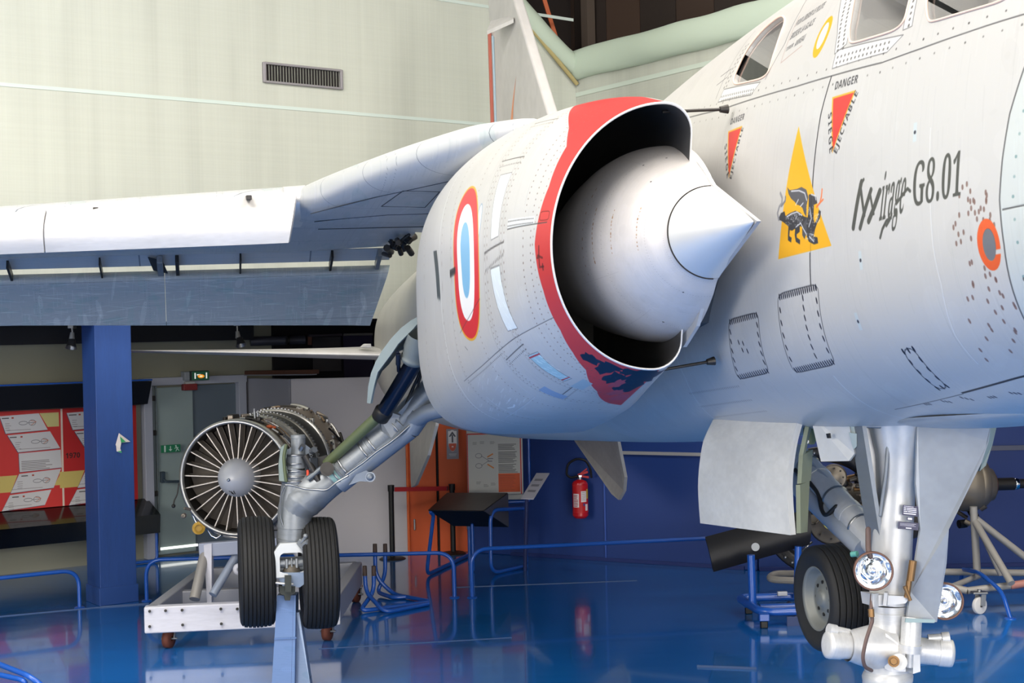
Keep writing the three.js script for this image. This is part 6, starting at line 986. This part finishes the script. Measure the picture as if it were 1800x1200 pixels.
  for (let i = 0; i < 22; i++) { const th = rr(0.1, 1.8), h = rr(1.2, 1.6), P = []; const th2 = th + rr(-0.4, 0.4), h2 = clamp(h + rr(-0.2, 0.2), 1.18, 1.62); for (let k = 0; k <= 5; k++) P.push(pt(R * 1.08, lerp(th, th2, k / 5), lerp(h, h2, k / 5))); wpart('fuel_pipe', sweep(P, rr(0.008, 0.018), 7), pm[(i + 1) % 5], t); }
  for (let i = 0; i < 16; i++) { const th = rr(0.1, 2.2), h = i % 2 ? rr(1.22, 1.6) : rr(0.14, 0.33), p = pt(R * 1.03, th, h); wpart('fitting', box(p, rr(0.03, 0.08), rr(0.03, 0.05), rr(0.03, 0.08), rnd() * 3), pm[i % 4], t); }
  for (const [th, h] of [[1.02, 0.16], [0.98, 0.2]]) wpart('tape_wrap', ball(pt(R * 1.0, th, h), 0.022, 1.4, 0.7, 1.2, 8), std('#d2622e', 0.6), t);
  { const P = []; for (let k = 0; k <= 12; k++) P.push(pt(R * 1.06, lerp(3.62, 4.75, k / 12), 0.16)); wpart('oil_pipe', sweep(P, 0.03, 12), alu, t); const Q = P.map((p, k) => p.clone().addScaledVector(aft, 0.1 + 0.02 * sin(k * 2)).addScaledVector(Up, 0.03 * cos(k))); wpart('oil_pipe', sweep(Q, 0.018, 10), M.steel, t); const S = P.map((p, k) => p.clone().addScaledVector(aft, -0.04).addScaledVector(Up, -0.03 + 0.03 * sin(k * 1.7))); wpart('oil_pipe', sweep(S.slice(0, 9), 0.011, 8), M.chrome, t); }
  wpart('yellow_plug', [cyl(at(349, 928, 12.42), at(349, 928, 12.36), 0.055, 0.055, 24), lathe([[0.03, 0], [0.045, 0.01], [0.055, 0.012]], at(349, 928, 12.34), V3(0, 0, -1), 24)], std('#b8902e', 0.5), t);
  wpart('pressure_probe', [cyl(at(335, 895, 12.3), at(324, 893, 12.25), 0.012), lathe([[0.01, -0.02], [0.022, -0.02], [0.022, 0.02], [0.01, 0.02]], at(323, 906, 12.26), V3(0, 0, 1), 16)], bronze, t);
  wpart('loose_cable', [pipe([at(314, 850, 12.4), at(312, 868, 12.38), at(306, 880, 12.36), at(305, 888, 12.36)], 0.006, 0.03, 8), ball(at(305, 889, 12.36), 0.018, 1, 1, 1, 10)], M.darksteel, t);
  wpart('stub_pipe', [cyl(at(448, 735, 12.5), at(447, 718, 12.5), 0.012), cyl(at(453, 736, 12.5), at(453, 724, 12.5), 0.01)], M.steel, t);
}
// ---- trolley
{
  const W0 = V3(-3.02, 0, -11.5), W1 = V3(-1.46, 0, -11.68), bk = V3(0.0, 0, -1), Ln = 1.86; const wh = std('#dcdce4', 0.42, 0, { map: grimeTex }), grey = std('#a6a7ac', 0.45, 0.2);
  const t = thing('engine_trolley', 'white steel trolley with rusty casters carrying the jet engine', 'trolley', W0.clone().lerp(W1, 0.5)); const y0 = 0.15, y1 = 0.365, ym = (y0 + y1) / 2, dX = W1.clone().sub(W0).normalize();
  wpart('front_beam', bar(W0.clone().setY(ym), W1.clone().setY(ym), y1 - y0, 0.1, Up), wh, t);
  const L0 = W0.clone().addScaledVector(dX, 0.06), R0 = W1.clone().addScaledVector(dX, -0.06);
  for (const p of [L0, R0]) wpart('side_beam', bar(p.clone().setY(ym), p.clone().addScaledVector(bk, Ln).setY(ym), y1 - y0, 0.09, Up), grey, t);
  wpart('rear_beam', bar(L0.clone().addScaledVector(bk, Ln).setY(ym), R0.clone().addScaledVector(bk, Ln).setY(ym), y1 - y0, 0.09, Up), grey, t);
  wpart('cross_beam', bar(L0.clone().addScaledVector(bk, 0.9).setY(ym), R0.clone().addScaledVector(bk, 0.9).setY(ym), 0.14, 0.09, Up), grey, t);
  for (const [px, py] of [[263, 1074], [291, 1073], [320, 1072], [388, 1070], [263, 1101], [321, 1098], [389, 1096], [417, 1070]]) { const D = 11.5 + (px - 250) * 0.0005; wpart('bolt', cyl(at(px, py, D), at(px, py, D - 0.075), 0.012, 0.012, 10), M.black, t); }
  // saddle frame under the engine
  const top = [at(357, 966, 12.2), at(455, 958, 12.2)], tp = (k) => top[0].clone().lerp(top[1], k);
  wpart('saddle_beam', bar(top[0].clone().add(V3(-0.03, 0, 0)), at(520, 954, 12.2), 0.12, 0.08, Up), std('#9ea4b4', 0.42, 0.2), t);
  wpart('saddle_plate', plate([at(358, 958, 12.15), at(372, 955, 12.15), at(372, 1060, 12.1), at(364, 1060, 12.1)], V3(0, 0, -0.08)), wh, t);
  wpart('brace', cyl(at(342, 1053, 11.95), at(360, 972, 12.2), 0.045, 0.042, 20), std('#9a9690', 0.45, 0.2), t); wpart('brace', cyl(at(374, 1045, 12.0), at(418, 972, 12.25), 0.036, 0.036, 20), std('#9fa9b8', 0.4, 0.3), t);
  wpart('brace', cyl(at(560, 1040, 12.0), at(520, 965, 12.25), 0.036, 0.036, 20), grey, t); wpart('saddle_beam', bar(at(430, 945, 13.3), at(590, 938, 13.3), 0.12, 0.08, Up), grey, t); wpart('brace', cyl(at(440, 1010, 13.3), at(445, 945, 13.3), 0.03), grey, t); wpart('brace', cyl(at(580, 1005, 13.3), at(575, 940, 13.3), 0.03), grey, t);
  wpart('lifting_eye', lathe([[0.02, -0.02], [0.05, -0.02], [0.05, 0.02], [0.02, 0.02]], at(420, 1000, 12.1), V3(0.3, 0, 1), 20), wh, t);
  for (const [px, py] of [[297, 1138], [576, 1125], [626, 1058], [430, 1058]]) {
    const c = atY(px, py, 0), r = 0.075; const cs = wpart('caster', lathe([[0.02, -0.03], [r, -0.026], [r, 0.026], [0.02, 0.03]], c.clone().setY(r), V3(1, 0, 0.25), 28), M.rust, t);
    wpart('caster_fork', [bar(c.clone().add(V3(0.045, r, 0.0)), c.clone().add(V3(0.05, y0, -0.03)), 0.03, 0.012, V3(0, 0, 1)), bar(c.clone().add(V3(-0.04, r, 0.0)), c.clone().add(V3(-0.03, y0, -0.03)), 0.03, 0.012, V3(0, 0, 1)), box(c.clone().add(V3(0, y0 - 0.008, -0.03)), 0.12, 0.02, 0.1), cyl(c.clone().add(V3(-0.06, r, 0)), c.clone().add(V3(0.07, r, 0)), 0.01)], M.steel, cs);
  }
}
// ---- second engine behind the nose gear, with its stands
{
  const D = 13.2, yC = at(1760, 850, D).y, P = (x, y, d = D) => at(x, y, d);
  const t = thing('engine_core', 'grimy engine with a bare splined shaft, behind the nose gear', 'engine', P(1560, 900).setY(0.55)); const iron = std('#7d7466', 0.45, 0.5), dirty = std('#5c564e', 0.5, 0.5), blk = std('#15151a', 0.4, 0.2);
  const c0 = P(1745, 851), ax = V3(1, 0, -0.06).normalize();
  const lt = (name, prof, mat, base = c0, seg = 48) => wpart(name, lathe(prof, base, ax, seg), mat, t);
  lt('gear_case', [[0.001, 0], [0.12, 0], [0.15, -0.015], [0.155, -0.04], [0.2, -0.09], [0.235, -0.17], [0.245, -0.26], [0.22, -0.4], [0.2, -0.8], [0.001, -0.8]], iron);
  lt('seal_ring', [[0.07, 0.012], [0.11, 0.01], [0.12, -0.01]], std('#7a5548', 0.5, 0.3)); lt('shaft', [[0.07, 0.0], [0.07, 0.02], [0.058, 0.03], [0.058, 0.2], [0.05, 0.205], [0.05, 0.24], [0.044, 0.245], [0.044, 0.34], [0.062, 0.345], [0.062, 0.55], [0.001, 0.55]], M.darksteel);
  lt('shaft_collar', [[0.051, 0.206], [0.054, 0.21], [0.054, 0.235], [0.051, 0.24]], M.chrome);
  lt('lug', [[0.16, -0.08], [0.21, -0.085], [0.24, -0.16], [0.2, -0.18]], iron, c0.clone().add(V3(0, 0.02, 0)));
  // middle of the engine: accessory drives and dark pipes
  const m = P(1560, 900, 13.4); lt('crank_case', [[0.001, 0.35], [0.22, 0.35], [0.26, 0.2], [0.28, -0.2], [0.3, -0.45], [0.26, -0.6], [0.001, -0.6]], dirty, m);
  const fl = (px, py, r, d = 13.0, mat = iron) => { const c = P(px, py, d); const f = wpart('flange', lathe([[0.001, 0.05], [r * 0.45, 0.05], [r * 0.5, 0.03], [r * 0.9, 0.03], [r, 0.02], [r, -0.06], [r * 0.8, -0.08]], c, V3(-0.25, 0, 1), 32), mat, t); for (let k = 0; k < 8; k++) { const w = k / 8 * 2 * PI; wpart('bolt', cyl(c.clone().add(V3(r * 0.72 * cos(w), r * 0.72 * sin(w), 0.02)), c.clone().add(V3(r * 0.72 * cos(w) - 0.01, r * 0.72 * sin(w), 0.05)), 0.009, 0.009, 6), M.darksteel, f); } return f; };
  fl(1466, 838, 0.115); fl(1460, 918, 0.2, 13.0, std('#6d675e', 0.45, 0.5)); wpart('yellow_cap', [cyl(P(1459, 918, 12.93), P(1459, 918, 12.99), 0.062, 0.062, 28)], std('#d8d35a', 0.5), t);
  seed = 808; for (let i = 0; i < 26; i++) { const a = P(1480 + rnd() * 50, 820 + rnd() * 40, 13 + rnd() * 0.2); wpart('fitting', rnd() < 0.6 ? cyl(a, a.clone().add(V3(rr(0.05, 0.16), rr(-0.03, 0.03), 0)), rr(0.012, 0.035), rr(0.012, 0.03), 12) : ball(a, rr(0.02, 0.04), 1.2, 1, 1, 10), [iron, dirty, M.darksteel, M.brass][i % 4], t); }
  for (let i = 0; i < 22; i++) { const a = P(1425 + rnd() * 100, 880 + rnd() * 75, 13 + rnd() * 0.15), b = a.clone().add(V3(rr(-0.15, 0.15), rr(-0.1, 0.1), rr(-0.03, 0.05))); wpart('fuel_pipe', pipe([a, a.clone().lerp(b, 0.5).add(V3(0, rr(-0.05, 0.05), 0.04)), b], rr(0.008, 0.018), 0.05, 8), [M.darksteel, iron, dirty, M.steel][i % 4], t); }
  for (let i = 0; i < 10; i++) { const a = P(1690 + rnd() * 35, 880 + rnd() * 40, 13.1 + rnd() * 0.1); wpart('fitting', cyl(a, a.clone().add(V3(rr(-0.1, 0.05), rr(-0.08, 0.08), 0.02)), rr(0.012, 0.05), undefined, 12), [dirty, blk, iron][i % 3], t); }
  // big ring on the left with its studs
  const rc = P(1450, 900, 13.0); wpart('ring_flange', lathe([[0.5, -0.05], [0.585, -0.05], [0.6, -0.03], [0.6, 0.03], [0.585, 0.05], [0.5, 0.05], [0.46, 0.0], [0.5, -0.05]], rc, V3(-0.35, 0, 1), 80, 0, 2 * PI).scale(1, 1, 1), blk, t);
  { const b = basisFrom(V3(-0.35, 0, 1)); const studs = [], reds = []; for (let k = 0; k < 44; k++) { const w = k / 44 * 2 * PI, p = V3(0.55 * cos(w), 0.052, 0.55 * sin(w)).applyMatrix4(b).add(rc); (k % 7 === 3 ? reds : studs).push(ball(p, 0.018, 1, 1, 1, 8)); } tag(wpart('stud_row', studs, M.steel, t), null, null, null, 'stuff'); tag(wpart('red_stud_row', reds, std('#8f3a34', 0.5), t), null, null, null, 'stuff'); }
  // long black blade
  wpart('black_blade', sheet((u, v) => { const a = P(lerp(1240, 1425, u), lerp(948, 898, u), 12.7), b = P(lerp(1252, 1420, u), lerp(1000, 952, u), 12.65); const p = a.lerp(b, v); p.z += 0.05 * sin(v * PI); return p; }, 16, 8, 0.05), std('#0e0e12', 0.5, 0.1), t);
  wpart('blade_disc', [cyl(P(1328, 961, 12.6), P(1328, 961, 12.56), 0.036, 0.036, 28)], std('#9fa3a6', 0.4, 0.5), t); for (let i = 0; i < 7; i++) wpart('gold_letter', box(P(1300 + i * 4 + (i > 4 ? 16 : 0), 970 - i * 1.6, 12.585), 0.012, 0.03, 0.004), std('#8f6f2c', 0.5), t);
  // blue tubular cradle
  const cr = thing('engine_cradle', 'blue tubular cradle on feet, left of the nose wheel', 'cradle', P(1420, 1080, 12.2).setY(0)); const y = 0.42, r = 0.028; const q = (px, py, k) => atY(px, py, k);
  const f0 = q(1343, 1078, 0.13), f1 = V3(f0.x + 1.35, 0.13, f0.z - 0.02), b0 = at(1300, 1028, 12.9), hB = b0.y, b1 = V3(b0.x + 1.3, b0.y, b0.z);
  const fy = at(1340, 1075, 11.95).y, F0 = at(1338, 1075, 11.95), F1 = V3(F0.x + 1.3, F0.y, F0.z), G0 = at(1297, 1028, 12.6).setY(F0.y), G1 = V3(F1.x, F0.y, G0.z);
  wpart('loop_tube', pipe([F0, F1, G1, G0], 0.036, 0.1, 14, true), M.bluepaint, cr);
  wpart('post', cyl(at(1323, 1050, 12.25).setY(F0.y), at(1320, 975, 12.25), 0.034), M.bluepaint, cr); wpart('post', cyl(at(1400, 1025, 12.5).setY(F0.y), at(1403, 960, 12.5), 0.03), M.bluepaint, cr);
  wpart('cross_tube', cyl(V3(F0.x + 0.3, F0.y - 0.06, F0.z), V3(G0.x + 0.45, F0.y - 0.06, G0.z), 0.022), std('#4a4a55', 0.5), cr); wpart('cross_tube', cyl(V3(F0.x + 0.05, F0.y - 0.03, -12.3), V3(F1.x, F0.y - 0.03, -12.3), 0.03), M.bluepaint, cr);
  for (const [px, py] of [[1343, 1103], [1316, 1078]]) { const p = atY(px, py, 0); wpart('foot', box(p.clone().setY((F0.y + 0.06) / 2), 0.085, F0.y - 0.06, 0.085), M.bluepaint, cr); wpart('rubber_pad', box(p.clone().setY(0.03), 0.06, 0.06, 0.06), M.black, cr); }
  for (const px of [1500, 1540]) { const p = V3(F1.x - (px === 1500 ? 0.06 : 0.1), 0, px === 1500 ? F1.z : G1.z); wpart('foot', box(p.clone().setY((F0.y) / 2), 0.085, F0.y, 0.085), M.bluepaint, cr); }
  wpart('name_plate', [box(V3(F0.x + 0.36, F0.y - 0.09, F0.z + 0.02), 0.3, 0.1, 0.012)], std('#33426b', 0.5), cr); wpart('clip', [box(at(1375, 1043, 12.5), 0.09, 0.04, 0.04)], std('#b9bcc2', 0.4, 0.3), cr);
  // grey wheeled stand
  const gs = thing('engine_stand', 'grey tubular engine stand on white casters, at the right edge', 'stand', P(1740, 1000, 12.6).setY(0)); const gm2 = std('#a09c94', 0.5, 0.1), tb = (a, b, rr = 0.032) => wpart('tube', cyl(a, b, rr, rr, 16), gm2, gs);
  const j = at(1713, 915, 12.9); tb(at(1711, 890, 12.9), at(1718, 1012, 12.9), 0.034); tb(j, at(1778, 1025, 12.3)); tb(at(1716, 912, 12.9), at(1810, 985, 12.9)); tb(at(1716, 918, 12.9), at(1758, 1010, 13.0), 0.02);
  tb(at(1600, 1004, 13.3), at(1830, 1007, 13.3)); tb(at(1600, 1020, 12.6), at(1668, 1030, 12.5)); tb(at(1668, 1030, 12.5), at(1700, 1038, 12.45)); tb(at(1700, 1038, 12.45), at(1830, 1022, 12.45)); tb(at(1720, 1012, 12.9), at(1660, 1036, 12.5), 0.026);
  wpart('loop_tube', pipe([at(1600, 1030, 13.2), at(1350, 1018, 13.4), at(1360, 1008, 13.6), at(1600, 1008, 13.7)], 0.034, 0.1, 12), gm2, gs);
  wpart('red_tip', cyl(at(1776, 1029, 12.44), at(1808, 1024, 12.44), 0.034, 0.034, 16), std('#b0776a', 0.5), gs);
  const cc = atY(1722, 1079, 0); const cs = wpart('caster', lathe([[0.015, -0.022], [0.07, -0.02], [0.076, -0.012], [0.076, 0.012], [0.07, 0.02], [0.015, 0.022]], cc.clone().setY(0.076), V3(0.5, 0, 0.86), 28), std('#dad8d4', 0.45), gs); wpart('caster_fork', [box(cc.clone().setY(0.185), 0.13, 0.02, 0.09), bar(cc.clone().add(V3(0.02, 0.076, 0.03)), cc.clone().add(V3(0.03, 0.18, 0.03)), 0.04, 0.012, V3(1, 0, 0)), bar(cc.clone().add(V3(-0.02, 0.076, -0.03)), cc.clone().add(V3(0.0, 0.18, -0.03)), 0.04, 0.012, V3(1, 0, 0))], M.steel, cs);
  wpart('caster_stem', cyl(cc.clone().setY(0.19), at(1722, 1036, -cc.z), 0.02), M.steel, gs);
}
scene.traverse((o) => { if (o.isLight) o.castShadow = !o.isRectAreaLight; });
renderer.render(scene, camera);
